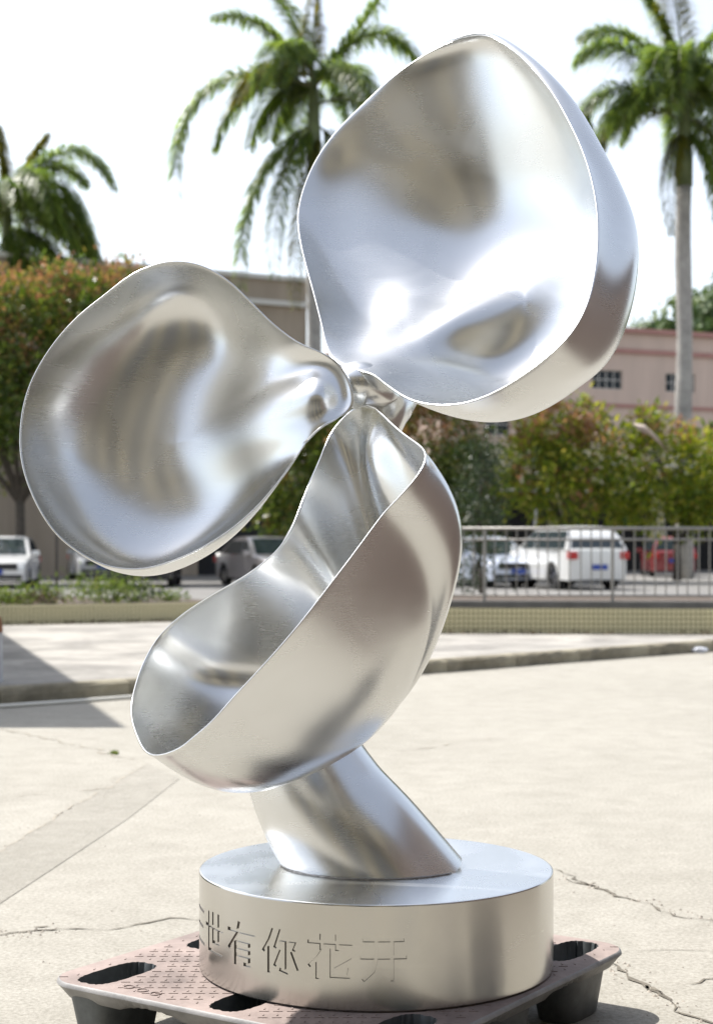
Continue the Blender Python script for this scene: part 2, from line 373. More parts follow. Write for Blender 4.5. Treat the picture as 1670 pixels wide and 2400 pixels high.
def petal(name, label, rim_px, hubY, n, D, hub_px, O_px, ridges, smax=1.0, th=0.024, thr=0.005, twist=None, p_hub=1.3, hub_w=0.45, soft=None, swell=None, pq=None, oval=True, ramp=0.16, T=220, Sn=56):
    """cup: planar-ish rim seen at the given photo pixels, opening normal n, depth D; ridges fan out from the hub end"""
    n = np.array(n, float); n /= np.linalg.norm(n)
    camp = np.array([0, 0, CAMZ]); hub = np.array(at(hub_px[0], hub_px[1], hubY))
    def on_plane(px, py):
        d = np.array([(px-CX)/F, 1.0, -(py-HY)/F]); Y = n.dot(hub - camp) / n.dot(d); return camp + d * Y
    rim = closed_spline(rim_px, T); rim = smooth_loop(rim, 2)
    R = np.array([on_plane(x, y) for x, y in rim])
    O = on_plane(*O_px)
    u = hub - O; L = np.linalg.norm(u); u /= L; v = np.cross(n, u)              # plane axes, u towards the hub
    rel = R - O; a = rel @ u; b = rel @ v; ang = np.arctan2(b, a)
    if twist is not None: R = R + np.outer(twist(a / L, b / L), n); rel = R - O
    wh = np.exp(-(ang / hub_w) ** 2)
    if soft:                                                                    # wall leans out more on this side
        sd = np.array(soft[0]); rn = rel / np.linalg.norm(rel, axis=1, keepdims=True); p_w = 0.5 + soft[1] * np.clip(rn @ sd * 1.2, 0, 1) ** 1.3
    elif pq:                                                                    # trough: curved more one way than the other
        hx_ = np.array([1.0, 0, 0]) - n * n[0]; hx_ /= np.linalg.norm(hx_); hz_ = np.cross(n, hx_); ca = rel @ hx_; sa = rel @ hz_; tt = np.arctan2(sa, ca)
        p_w = pq[0] * np.cos(tt)**2 + pq[1] * np.sin(tt)**2
    else: p_w = 0.5
    p = p_w * (1 - wh) + p_hub * wh
    g_ = 1.0 / np.maximum((rel**2).sum(1), 1e-9); wt = np.abs(np.unwrap(np.roll(ang, -1) - np.roll(ang, 1)) if False else np.angle(np.exp(1j * (np.roll(ang, -1) - np.roll(ang, 1)))))
    Bm = np.stack([np.ones(T), np.cos(2*ang), np.sin(2*ang)], 1); cf = np.linalg.lstsq(Bm * wt[:, None]**.5, g_ * wt**.5, rcond=None)[0]
    gr = np.clip((Bm @ cf) / g_, .35, 3.0)                                      # oval that fits the rim: keeps the bottom of the cup smooth
    if not oval: gr = np.ones(T)
    s = np.sin(np.linspace(0, math.pi/2, Sn + 1)) ** 1.0                       # radial fraction, denser at the rim
    V = np.zeros((Sn + 1, T, 3))
    for i in range(Sn + 1):
        rho = s[i]
        bl = min(1, max(0, (rho - .32) / .62)); bl = bl*bl*(3 - 2*bl)               # the same curvature all round at the bottom of the cup
        re2 = rho**2 * (gr * (1 - bl) + bl)
        dep = D * np.maximum(1 - re2, 0) ** ((p_w if pq else 0.72) * (1 - bl) + p * bl)
        # side bulge: the wall swells a little outside the rim
        sw = 1 + smax * 0.0 + (smax - 1) * 4 * (rho**2) * (1 - rho**2) * (1 - wh)
        if swell: sw = sw + swell[1] * np.clip((rel / np.linalg.norm(rel, axis=1, keepdims=True)) @ np.array(swell[0]) * 1.15, 0, 1) * 2.6 * rho**3 * (1 - rho**4) * (1 - wh)
        P = O + rel * (rho * sw)[:, None] - np.outer(dep, n)
        aa = (P - O) @ u; bb = (P - O) @ v
        q = (L - aa)                                                            # distance from the hub along the axis
        for (th0, A, w0, w1, q1, q2) in ridges:                                  # angle, height, width, widening, fade range
            lat = bb * math.cos(th0) - q * math.sin(th0)
            qq = bb * math.sin(th0) + q * math.cos(th0)
            wd = w0 + w1 * np.maximum(qq, 0)
            f = np.clip((q2 - qq) / (q2 - q1), 0, 1); f = f*f*(3-2*f); r_ = np.clip(qq / ramp, 0, 1); f = f * r_*r_*(3-2*r_)
            g = np.exp(-(lat / wd) ** 2)
            edge = 1.0
            P = P + np.outer(A * f * g * edge * np.where(rho < 0.999, 1 - rho**10 * (1 - wh), 1 - (1 - wh)), n)
        V[i] = P
    # gentle smoothing of the interior
    for _ in range(12):
        W2 = V.copy()
        W2[1:-1] = 0.5*V[1:-1] + 0.125*(V[:-2] + V[2:] + np.roll(V[1:-1], 1, 1) + np.roll(V[1:-1], -1, 1))
        W2[0] = V[1].mean(0); V = W2
    # normals of the inner face
    du = np.roll(V, -1, 1) - np.roll(V, 1, 1); dv = np.gradient(V, axis=0)
    Nn = np.cross(du, dv); Nn[0] = n
    ln = np.linalg.norm(Nn, axis=2, keepdims=True); Nn = Nn / np.maximum(ln, 1e-9)
    sg = np.sign(np.einsum('ijk,k->ij', Nn[1:Sn//2], n).mean()); Nn *= sg; Nn[0] = n
    for _ in range(4): Nn[1:-1] = 0.5*Nn[1:-1] + 0.125*(Nn[:-2] + Nn[2:] + np.roll(Nn[1:-1], 1, 1) + np.roll(Nn[1:-1], -1, 1))
    Nn /= np.maximum(np.linalg.norm(Nn, axis=2, keepdims=True), 1e-9)
    tk = (thr + (th - thr) * (1 - s**6))[:, None, None]
    Wt = V - Nn * tk                                                            # outer face
    # rounded lip between the two
    d_out = V[-1] - V[-2]; d_out /= np.linalg.norm(d_out, axis=1, keepdims=True)
    lip = []
    c0 = (V[-1] + Wt[-1]) / 2; r0 = np.linalg.norm(V[-1] - Wt[-1], axis=1, keepdims=True) / 2; e1 = (V[-1] - c0) / r0
    for k in range(1, 6):
        a_ = math.pi * k / 6; lip.append(c0 + e1 * r0 * math.cos(a_) + d_out * r0 * math.sin(a_))
    rows = [V[i] for i in range(1, Sn + 1)] + lip + [Wt[i] for i in range(Sn, 0, -1)]
    verts = np.vstack([np.vstack(rows), V[0, :1], Wt[0, :1]]); nr = len(rows); i0 = nr * T; i1 = i0 + 1
    Fc = [(i*T + j, i*T + (j+1) % T, (i+1)*T + (j+1) % T, (i+1)*T + j) for i in range(nr - 1) for j in range(T)]
    Fc += [(i0, (j+1) % T, j) for j in range(T)] + [(i1, (nr-1)*T + j, (nr-1)*T + (j+1) % T) for j in range(T)]
    me = mesh_of(name, verts, Fc, smooth=True)
    bm = bmesh.new(); bm.from_mesh(me); bmesh.ops.recalc_face_normals(bm, faces=bm.faces); bm.to_mesh(me); bm.free()
    o = link(name, me, M['steel']); to_local(o); o['label'] = label
    return o, hub, n

rimA = [(776,842),(758,770),(738,690),(717,615),(704,558),(698,500),(715,431),(744,368),(790,305),(859,236),(922,178),(1003,123),(1072,92),(1118,81),(1147,84),(1181,106),(1233,149),(1291,218),(1337,299),(1371,380),(1392,466),(1398,547),(1392,633),(1371,719),(1331,788),(1262,852),(1176,909),(1101,940),(1032,948),(968,937),(922,912),(880,880),(830,862)]
rimB = [(780,842),(704,811),(636,760),(586,710),(535,662),(484,631),(439,618),(394,617),(349,628),(304,650),(248,693),(186,743),(130,805),(84,878),(59,946),(50,1019),(53,1076),(68,1132),(96,1194),(135,1250),(186,1292),(242,1321),(298,1332),(349,1329),(406,1312),(467,1285),(535,1243),(597,1190),(648,1133),(693,1076),(735,1025),(790,985),(826,950),(815,890)]
rimC = [(854,945),(890,971),(933,1012),(966,1036),(993,1057),(993,1085),(971,1123),(933,1167),(895,1208),(824,1303),(770,1374),(716,1444),(661,1510),(607,1570),(552,1629),(498,1689),(454,1727),(422,1752),(378,1768),(345,1763),(321,1717),(310,1673),(315,1624),(334,1564),(362,1510),(394,1472),(443,1431),(509,1390),(574,1352),(634,1308),(677,1265),(705,1216),(726,1156),(743,1101),(759,1052),(780,1005),(824,960)]
HUBY = 4.12
pA, hubA, nA = petal('petal', 'large upper right petal cupped towards the left', rimA, HUBY, (-0.55, -0.70, 0.45), 0.35, (815, 858), (1100, 560),
    [(-0.16, 0.115, 0.03, 0.22, 0.28, 0.74), (-0.72, 0.06, 0.03, 0.18, 0.2, 0.62)], soft=((-.4, 0, .92), 1.0), swell=((.9, 0, .44), .26), smax=1.03, p_hub=1.25, hub_w=0.6, ramp=0.30)
pB, hubB, nB = petal('petal', 'left petal opening towards the viewer', rimB, HUBY - 0.06, (-0.10, -0.94, 0.23), 0.25, (815, 930), (370, 985),
    [(0.0, 0.105, 0.055, 0.36, 0.15, 0.80)], pq=(0.95, 0.38), smax=1.06, p_hub=1.2, hub_w=0.55, ramp=0.08)
pC, hubC, nC = petal('petal', 'lower petal tipped up like a deep scoop', rimC, HUBY - 0.02, (-0.66, -0.42, 0.62), 0.37, (850, 955), (640, 1440),
    [(-0.28, 0.12, 0.04, 0.22, 0.18, 0.6)], smax=1.05, p_hub=1.1, hub_w=0.5, oval=False, ramp=0.22)

def sweep(name, pts, radii, n=40, sub=10, mat=None):
    P = np.array([list(p) + [r, e] for p, (r, e) in zip(pts, radii)], float); m = len(P); out = []
    for i in range(m - 1):
        p0, p1, p2, p3 = P[max(i-1, 0)], P[i], P[i+1], P[min(i+2, m-1)]
        for t in np.linspace(0, 1, sub, endpoint=(i == m - 2)):
            out.append(0.5 * ((2*p1) + (p2-p0)*t + (2*p0-5*p1+4*p2-p3)*t*t + (3*p1-p0-3*p2+p3)*t**3))
    out = np.array(out); C = out[:, :3]; Tn = np.gradient(C, axis=0); Tn /= np.linalg.norm(Tn, axis=1, keepdims=True)
    V = []
    for c, t, r, e in zip(C, Tn, out[:, 3], out[:, 4]):
        a = np.cross([0, 1, 0], t); a /= np.linalg.norm(a); b = np.cross(t, a)
        for k in range(n):
            q = 2*math.pi*k/n; V.append(c + a * r * math.cos(q) + b * e * math.sin(q))
    m = len(C)
    Fc = [(i*n+k, i*n+(k+1) % n, (i+1)*n+(k+1) % n, (i+1)*n+k) for i in range(m-1) for k in range(n)] + [tuple(range(n))[::-1], tuple((m-1)*n+k for k in range(n))]
    me = mesh_of(name, V, Fc, smooth=True, angle=50)
    return to_local(link(name, me, mat))
st = [at(935, 2120, 4.20), at(846, 2000, 4.20), at(757, 1880, 4.22), at(700, 1750, 4.25), at(680, 1600, 4.28), at(700, 1430, 4.30), at(760, 1260, 4.28), at(835, 1110, 4.24), at(893, 990, 4.20), at(915, 945, 4.235), at(945, 915, 4.27)]
stem = sweep('stem', st, [(.20,.19),(.188,.18),(.172,.165),(.15,.15),(.125,.13),(.11,.11),(.092,.09),(.072,.075),(.058,.07),(.062,.06),(.05,.04)], mat=M['steel'])
# ring round the stem foot, coloured dark to stand in for the shaded gap
def foot_line():
    v = [x.co for x in stem.data.vertices]; n = 40; P = []
    for k in range(n):
        for i in range(len(v) // n - 1):
            a, b = v[i*n + k], v[(i+1)*n + k]
            if (a.z - DZ1) * (b.z - DZ1) <= 0 and a.z != b.z:
                P.append(a.lerp(b, (DZ1 - a.z) / (b.z - a.z))); break
    c = sum(P, Vector()) / len(P); Q = []
    for i in range(len(P)):
        for t in (0, .33, .66): Q.append(P[i].lerp(P[(i+1) % len(P)], t))
    mb = MB(); Q = [Vector((p.x, p.y, DZ1 + .001)) + (p - c).normalized() * random.uniform(-.0008, .0012) for p in Q]; Q.append(Q[0])
    mb.tube(Q, [random.uniform(.0028, .0042) for _ in Q], 6, caps=False); to_local(mb.build('dark_foot_line', M['foot_line'], smooth=True))
foot_line()
# small swelling where petals and stem are welded together
hb = [at(770, 905, 4.19), at(812, 900, 4.16), at(850, 905, 4.15), at(885, 922, 4.17), at(925, 935, 4.22)]
sweep('hub', hb, [(.012,.02),(.05,.06),(.062,.07),(.045,.055),(.03,.03)], n=28, mat=M['steel'])

# drum with the cut lettering
GLYPH = [
 [[(.02,.9),(.95,.9)], [(.12,.5),(.86,.5)], [(0,.08),(1,.08)]],
 [[(0,.66),(1,.66)], [(.2,.98),(.2,.06),(.96,.06)], [(.48,1),(.48,.3),(.8,.3)], [(.8,1),(.8,.34)]],
 [[(.03,.8),(.97,.8)], [(.44,1),(.36,.72),(.05,.36)], [(.3,0),(.3,.58),(.82,.58),(.82,.02),(.66,.02)], [(.34,.4),(.8,.4)], [(.34,.22),(.8,.22)]],
 [[(.28,1),(.18,.75),(.02,.5)], [(.17,.7),(.17,0)], [(.50,1),(.36,.62)], [(.46,.8),(.97,.8),(.88,.6)], [(.67,.78),(.67,.03),(.52,.07)], [(.5,.5),(.36,.18)], [(.83,.5),(.98,.15)]],
 [[(0,.84),(1,.84)], [(.3,1),(.3,.7)], [(.68,1),(.68,.7)], [(.34,.66),(.2,.45),(.02,.28)], [(.2,.43),(.2,0)], [(.55,.66),(.55,.05),(.95,.05),(.98,.22)], [(.97,.5),(.57,.26)]],
 [[(.06,.93),(.94,.93)], [(0,.52),(1,.52)], [(.33,.90),(.33,.5),(.26,.2),(.05,.0)], [(.7,.90),(.7,0)]],
]
def drum():
    n = 300; bm = bmesh.new(); prof = [(0.0, 0), (DR - .004, 0), (DR, .004), (DR, DZ1 - DZ0 - .004), (DR - .0012, DZ1 - DZ0 - .0012), (DR - .004, DZ1 - DZ0)]
    V = []; Fc = []
    V.append((0, 0, 0))
    for r, z in prof[1:]:
        V += [(r * math.cos(2*math.pi*k/n), r * math.sin(2*math.pi*k/n), z) for k in range(n)]
    V.append((0, 0, DZ1 - DZ0)); last = len(V) - 1; nr = len(prof) - 1
    Fc += [(0, 1 + (k+1) % n, 1 + k) for k in range(n)]
    for i in range(nr - 1): Fc += [(1+i*n+k, 1+i*n+(k+1) % n, 1+(i+1)*n+(k+1) % n, 1+(i+1)*n+k) for k in range(n)]
    Fc += [(1+(nr-1)*n+k, 1+(nr-1)*n+(k+1) % n, last) for k in range(n)]
    me = mesh_of('drum', V, Fc)
    # cutters
    cv = MB(); W_, H_, sw = 0.098, 0.096, 0.0042
    for gi, G_ in enumerate(GLYPH):
        phi0 = math.radians(-78 + 15.9 * gi + (0.0 if gi else 1.0)); zc = 0.123
        for pl in G_:
            pts = [Vector(((x - .5) * W_, (y - .5) * H_ + zc)) for x, y in pl]
            P = []
            for a, b in zip(pts[:-1], pts[1:]):
                m = max(1, int((b - a).length / 0.016))
                P += [(a.lerp(b, i / m), i == 0) for i in range(m)]
            P.append((pts[-1], True)); Q = [p for p, _ in P]; ring = []
            for i, p in enumerate(Q):
                d0 = (Q[i] - Q[i-1]).normalized() if i else (Q[1] - Q[0]).normalized()
                d1 = (Q[i+1] - Q[i]).normalized() if i < len(Q) - 1 else d0
                t = (d0 + d1); t = t.normalized() if t.length > .01 else d1
                nv = Vector((-t.y, t.x)); k = sw / max(0.5, abs(nv.dot(Vector((-d0.y, d0.x)))))
                e = t * (-sw if i == 0 else (sw if i == len(Q) - 1 else 0))
                ring.append((p + nv * k + e, p - nv * k + e))
            def P3(q, r):
                ph = phi0 + q.x / DR; return (r * math.sin(ph), -r * math.cos(ph), q.y)
            V = []
            for l, r in ring: V += [P3(l, DR - .004), P3(r, DR - .004), P3(r, DR + .01), P3(l, DR + .01)]
            m = len(ring)
            Fq = [(i*4+k, i*4+(k+1) % 4, (i+1)*4+(k+1) % 4, (i+1)*4+k) for i in range(m-1) for k in range(4)] + [(3,2,1,0), tuple((m-1)*4+k for k in range(4))]
            cv.add(V, Fq)
    cme = mesh_of('cut', cv.v, cv.f); b2 = bmesh.new(); b2.from_mesh(cme); bmesh.ops.recalc_face_normals(b2, faces=b2.faces); b2.to_mesh(cme); b2.free()
    co = bpy.data.objects.new('cut', cme); COL.objects.link(co)
    o = link('drum', me, [M['steel_drum'], M['steel_top']])
    md = o.modifiers.new('cut', 'BOOLEAN'); md.operation = 'DIFFERENCE'; md.object = co; md.solver = 'EXACT'; md.use_self = True
    dg = bpy.context.evaluated_depsgraph_get(); nm = bpy.data.meshes.new_from_object(o.evaluated_get(dg)); o.modifiers.clear()
    o.data = nm; nm.name = 'drum'; bpy.data.objects.remove(co)
    if len(nm.materials) < 2: nm.materials.clear(); nm.materials.append(M['steel_drum']); nm.materials.append(M['steel_top'])
    nm.materials.append(M['groove'])
    nm.polygons.foreach_set('use_smooth', [True] * len(nm.polygons)); nm.set_sharp_from_angle(angle=math.radians(25))
    ln_ = []                                                     # true round normals on the side, flat elsewhere
    for p in nm.polygons:
        c = p.center; rad = Vector((c.x, c.y, 0)).normalized(); side = p.normal.dot(rad) > .97 and abs(c.x**2 + c.y**2) > (DR - .003)**2
        for li in p.loop_indices:
            v = nm.vertices[nm.loops[li].vertex_index].co
            ln_.append(Vector((v.x, v.y, 0)).normalized() if side else p.normal.copy())
    nm.normals_split_custom_set(ln_)
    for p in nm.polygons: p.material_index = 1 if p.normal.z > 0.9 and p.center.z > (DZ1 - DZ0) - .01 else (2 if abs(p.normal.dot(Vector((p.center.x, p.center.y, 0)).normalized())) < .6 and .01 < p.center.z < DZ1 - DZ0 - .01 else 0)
    o.parent = sculpt
    o['label'] = 'round steel drum base with Chinese characters cut into its side'
    return o
drum()

# ------------------------------------------------------------------ plastic pallet under the drum
M['pal_top'] = plain('pallet_top_plastic', (0.25, 0.198, 0.178), 0.8, var=0.42, scale=5, bump=0.1)
M['pal_side'] = plain('pallet_side_plastic', (0.21, 0.205, 0.20), 0.55, var=0.35, scale=9, bump=0.1)
M['pal_leg'] = plain('pallet_leg_plastic', (0.085, 0.095, 0.10), 0.5, var=0.35, scale=14)
pal = empty('plastic_pallet', (-0.02, 4.20, 0), math.radians(56)); tag(pal, 'worn reddish plastic pallet with oval pockets under the steel drum', 'pallet')
PZ = 0.168; HA, HB = 0.555, 0.53
def rrect(a, b, r, n=10):
    out = []
    for cx, cy, q in ((a-r, b-r, 0), (-a+r, b-r, 1), (-a+r, -b+r, 2), (a-r, -b+r, 3)):
        out += [(cx + r*math.cos((q + k/n) * math.pi/2), cy + r*math.sin((q + k/n) * math.pi/2)) for k in range(n + 1)]
    return out
def obround(hx, hy, n=64, corr=0.0):
    out = []
    for k in range(n):
        q = 2*math.pi*k/n; e = 0.62
        c, s_ = math.cos(q), math.sin(q)
        x = hx * math.copysign(abs(c)**e, c); y = hy * math.copysign(abs(s_)**e, s_)
        w = 1 - corr * (0.5 + 0.5*math.cos(q * 24)); out.append((x*w, y*w))
    return out
holes = [(i * 0.415, j * 0.415) for i in (-1, 0, 1) for j in (-1, 0, 1)]
bm = bmesh.new()
def loop_edges(pts, z):
    vs = [bm.verts.new((x, y, z)) for x, y in pts]; return [bm.edges.new((vs[i], vs[(i+1) % len(vs)])) for i in range(len(vs))]
ed = loop_edges(rrect(HA, HB, 0.09), PZ)
hp_ = obround(0.118, 0.056, corr=0.05)
for hx, hy in holes: ed += loop_edges([(hx + x, hy + y) for x, y in hp_], PZ)
bmesh.ops.triangle_fill(bm, use_beauty=True, use_dissolve=False, edges=ed)
for f in bm.faces:
    if f.normal.z < 0: f.normal_flip()
me = bpy.data.meshes.new('deck'); bm.to_mesh(me); bm.free()
link('deck', me, M['pal_top'], pal)
# outer skirt
def skirt():
    base = rrect(HA, HB, 0.09, 14); rows = []; nn = len(base)
    dens = []                                                   # subdivide for the ribs
    for i in range(nn):
        a, b = Vector(base[i]), Vector(base[(i+1) % nn]); m = max(1, int((b-a).length / 0.006)); dens += [a.lerp(b, k/m) for k in range(m)]
    nn = len(dens); V = []
    prof = [(0, PZ), (0.005, PZ - .003), (0.007, PZ - .010), (0.003, PZ - .014), (-0.004, PZ - .022), (-0.022, PZ - .044), (-0.03, PZ - .049), (-0.045, PZ - 0.047)]
    for off, z in prof:
        for i, p in enumerate(dens):
            t = (dens[(i+1) % nn] - dens[i-1]).normalized(); o_ = Vector((t.y, -t.x))
            q = (p.x if abs(t.x) > .7 else p.y); near = min(abs(q - c) for c in (-.2075, .2075))
            rib = 0.006 * math.cos(q * 2*math.pi/0.026) * max(0, 1 - (near / .075)**4) if near < .075 else 0
            k = 1 if z < PZ - .02 else 0
            w = p + o_ * (off + rib * k); lift_ = 0.016 * max(0, 1 - (near / .1)**2) if z < PZ - .03 else 0
            V.append((w.x, w.y, z + lift_))
    Fc = [(r*nn+i, (r+1)*nn+i, (r+1)*nn+(i+1) % nn, r*nn+(i+1) % nn) for r in range(len(prof)-1) for i in range(nn)]
    return mesh_of('skirt', V, Fc, smooth=True, angle=45)
link('skirt', skirt(), M['pal_side'], pal)
def cup(hx, hy):
    T_ = 64; V = []; rows = [(1, PZ), (0.985, PZ - .006), (0.82, 0.06), (0.74, 0.014)]
    for sc, z in rows: V += [(x*sc, y*sc, z) for x, y in hp_]
    Fc = [(r*T_+i, r*T_+(i+1) % T_, (r+1)*T_+(i+1) % T_, (r+1)*T_+i) for r in range(len(rows)-1) for i in range(T_)] + [tuple((len(rows)-1)*T_ + i for i in range(T_))]
    me = mesh_of('pocket', V, Fc, smooth=True, angle=40); return me
pm_ = cup(0, 0); pm_.materials.append(M['pal_leg'])
ob = obround(0.124, 0.072, 48)
Vl = []; rows = [(1.04, PZ - .03), (0.98, .11), (0.86, .045), (0.79, 0.006), (0.75, 0.0)]
for sc, z in rows: Vl += [(x*sc, y*sc, z) for x, y in ob]
Fl = [(r*48+i, (r+1)*48+i, (r+1)*48+(i+1) % 48, r*48+(i+1) % 48) for r in range(len(rows)-1) for i in range(48)] + [tuple((len(rows)-1)*48 + i for i in range(48))]
lm_ = mesh_of('leg', Vl, Fl, smooth=True, angle=40); lm_.materials.append(M['pal_leg'])
for hx, hy in holes:
    link('pocket', pm_, None, pal, (hx, hy, 0)); link('leg', lm_, None, pal, (hx, hy, 0))
tr = MB()
def tread():
    th = math.radians(-56)                                      # the treads run square to the viewer
    R2 = Matrix.Rotation(th, 3, 'Z')
    for i in range(-30, 31):
        for j in range(-30, 31):
            for kind in (0, 1):
                c = R2 @ Vector((i * 0.032, j * 0.05 + (0.022 if kind else 0), 0))
                if abs(c.x) > HA - .03 or abs(c.y) > HB - .03: continue
                if any(abs(c.x - hx) < .132 and abs(c.y - hy) < .07 for hx, hy in holes): continue
                w = R2 @ c if False else (Matrix.Rotation(math.radians(56), 3, 'Z') @ c)
                if (w.x - .07)**2 + (w.y + 0.015)**2 < (DR - .02)**2: continue
                l, w_ = (0.0110, 0.0014) if kind == 0 else (0.0018, 0.0070)
                Mx = Matrix.Translation((c.x, c.y, PZ)) @ Matrix.Rotation(th, 4, 'Z')
                tr.box(-l, l, -w_, w_, -0.001, 0.0015, Mx)
tread(); tag(tr.build('treads', M['pal_top'], pal), kind='stuff')
# three raised rings moulded into the deck
for k in range(3):
    c = gp(303 + 31*k, 2314 + 8*k, PZ); lc = Matrix.Rotation(math.radians(-56), 3, 'Z') @ (c - Vector((-0.02, 4.20, PZ)))
    ring = MB().tube([(lc.x + .013*math.cos(a*math.pi/12), lc.y + .013*math.sin(a*math.pi/12), PZ + .0012) for a in range(25)], 0.0014, 6, caps=False)
    ring.build('moulded_ring', M['pal_top'], pal)
# ------------------------------------------------------------------ buildings behind
M['pink'] = plain('pink_render', (0.58, 0.45, 0.375), 0.85, var=0.10, scale=1.2, stretch=(1, 1, .18))
M['pink_band'] = plain('red_band', (0.40, 0.21, 0.18), 0.8, var=0.1, scale=1)
M['cream'] = plain('cream_render', (0.50, 0.45, 0.30), 0.85, var=0.08, scale=0.7)
M['beige'] = plain('beige_render', (0.36, 0.295, 0.23), 0.85, var=0.16, scale=1.0, stretch=(1, 1, .15))
M['ledge'] = plain('pale_ledge', (0.62, 0.60, 0.56), 0.8)
M['glass'] = plain('dark_glass', (0.02, 0.025, 0.03), 0.15, spec=0.15)
M['dark_in'] = plain('dark_interior', (0.018, 0.018, 0.02), 0.9)
M['shutter'] = plain('grey_shutter', (0.12, 0.125, 0.13), 0.6, var=0.1, scale=3)

def facade(root, L, H, wall_rects, openings, mat):
    """front wall panels (x0,x1,z0,z1) that leave the openings free; wall thickness 0.25 behind y=0"""
    for i, (x0, x1, z0, z1) in enumerate(wall_rects):
        MB().box(x0, x1, 0, 0.25, z0, z1).build('wall', mat, root)
def split_wall(x0, x1, z0, z1, holes):
    """rectangles that tile the wall around holes standing in one row or several"""
    zs = sorted({z0, z1, *[h[2] for h in holes], *[h[3] for h in holes]}); out = []
    for a, b in zip(zs[:-1], zs[1:]):
        xs = x0
        for h in sorted(h for h in holes if h[2] <= a + 1e-6 and h[3] >= b - 1e-6):
            if h[0] > xs: out.append((xs, h[0], a, b))
            xs = h[1]
        if x1 > xs: out.append((xs, x1, a, b))
    return out
def window(root, x0, x1, z0, z1, nx, nz, fr=0.035, y=0.12, framemat=None):
    w = MB(); fm = framemat or M['ledge']
    w.box(x0, x1, y - .03, y + .03, z0, z0 + fr); w.box(x0, x1, y - .03, y + .03, z1 - fr, z1)
    for i in range(nx + 1):
        x = x0 + (x1 - x0 - fr) * i / nx; w.box(x, x + fr, y - .027, y + .027, z0 + fr, z1 - fr)
    for j in range(1, nz):
        z = z0 + (z1 - z0) * j / nz; w.box(x0 + fr, x1 - fr, y - .024, y + .024, z - fr/2, z + fr/2)
    wo_ = w.build('window', fm, root)
    for i in range(nx):
        for j in range(nz):
            a = x0 + fr + (x1 - x0 - fr) * i / nx; b = a + (x1 - x0 - fr) / nx - fr; c = z0 + (z1 - z0) * j / nz + .02; d = z0 + (z1 - z0) * (j + 1) / nz - .02
            MB().box(a - .01, b + .01, y - .004, y + .004, c, d).build('pane', M['glass'], wo_)
    return wo_

def pink_building():
    A = at(1030, 1338, 69.5); ang = math.radians(24)
    root = empty('pink_building', (A.x, A.y, 0), ang); tag(root, 'pink two-storey factory building with a red cornice behind the right palm', 'building')
    L = 34.0; H = 10.7
    wins = [(7.55 + 3.05*i*1.28, 9.15 + 3.05*i*1.28, 8.15, 9.0) for i in range(-1, 6)]
    wins2 = [(7.35 - 1.3 + 3.9*i, 8.6 - 1.3 + 3.9*i, 5.95, 6.9) for i in range(-1, 6)]
    grd = [(1.0 + 5.2*i, 5.4 + 5.2*i, 0.0, 3.5) for i in range(6)]
    for r in split_wall(0, L, 5.55, H, wins + wins2): MB().box(r[0], r[1], 0, .25, r[2], r[3]).build('wall', M['pink'], root)
    for r in split_wall(0, L, 0, 5.55, grd): MB().box(r[0], r[1], 0, .25, r[2], r[3]).build('wall', M['cream'], root)
    for w in wins: window(root, *w, 4, 2)
    for w in wins2: window(root, *w, 2, 2)
    MB().box(-.1, L + .1, -.22, .3, H, H + .22).build('parapet', M['pink_band'], root)
    MB().box(-.02, L + .02, -.12, 0.002, 9.78, 9.98).build('cornice', M['pink_band'], root)
    MB().box(-.02, L + .02, -.09, 0.002, 7.35, 7.5).build('band', M['pink_band'], root)
    MB().box(-.02, L + .02, -.06, 0.002, 4.75, 4.85).build('band', M['ledge'], root)
    MB().box(0, L, 3.0, 14, 0, H - .1).build('core', M['dark_in'], root)
    MB().box(0, 0.25, .25, 14, 0, H).build('side_wall', M['pink'], root)
    for i, g in enumerate(grd):
        MB().box(g[0], g[1], -1.1, 0.0, 3.5, 3.56, Matrix.Translation((0,0,0))).build('awning', M['ledge'], root)
    for x in (4.6, 21.6): MB().tube([(x, -.08, .2), (x, -.08, 9.7)], .07, 8).build('downpipe', M['white'], root)
    MB().box(21.2, 21.75, -.55, -.1, 9.25, 9.38).build('wall_lamp', M['white'], root)
pink_building()

def beige_building():
    A = at(-420, 1345, 58.0); ang = math.radians(28)
    root = empty('beige_building', (A.x, A.y, 0), ang); tag(root, 'plain beige-brown building with a pale ledge behind the left petal and palms', 'building')
    L = 19.2; H = 11.95
    wins = [(10.6 + 4.2*i, 12.2 + 4.2*i, 5.0, 6.4) for i in range(2)]; grd = [(9.6, 13.0, 0, 3.0), (14.4, 17.8, 0, 3.0)]
    for r in split_wall(0, L, 0, H, wins + grd): MB().box(r[0], r[1], 0, .25, r[2], r[3]).build('wall', M['beige'], root)
    for w in wins: window(root, *w, 3, 2)
    for g in grd: MB().box(g[0], g[1], .18, .24, g[2], g[3]).build('roller_door', M['dark_in'], root)
    MB().box(-.1, L + .1, -.15, .3, H, H + .18).build('parapet', M['ledge'], root)
    MB().box(15.6, L + .02, -.25, .002, 10.9, 11.1).build('ledge', M['ledge'], root)
    MB().box(0, L, .25, 12, 0, H - .05).build('core', M['beige'], root)
beige_building()

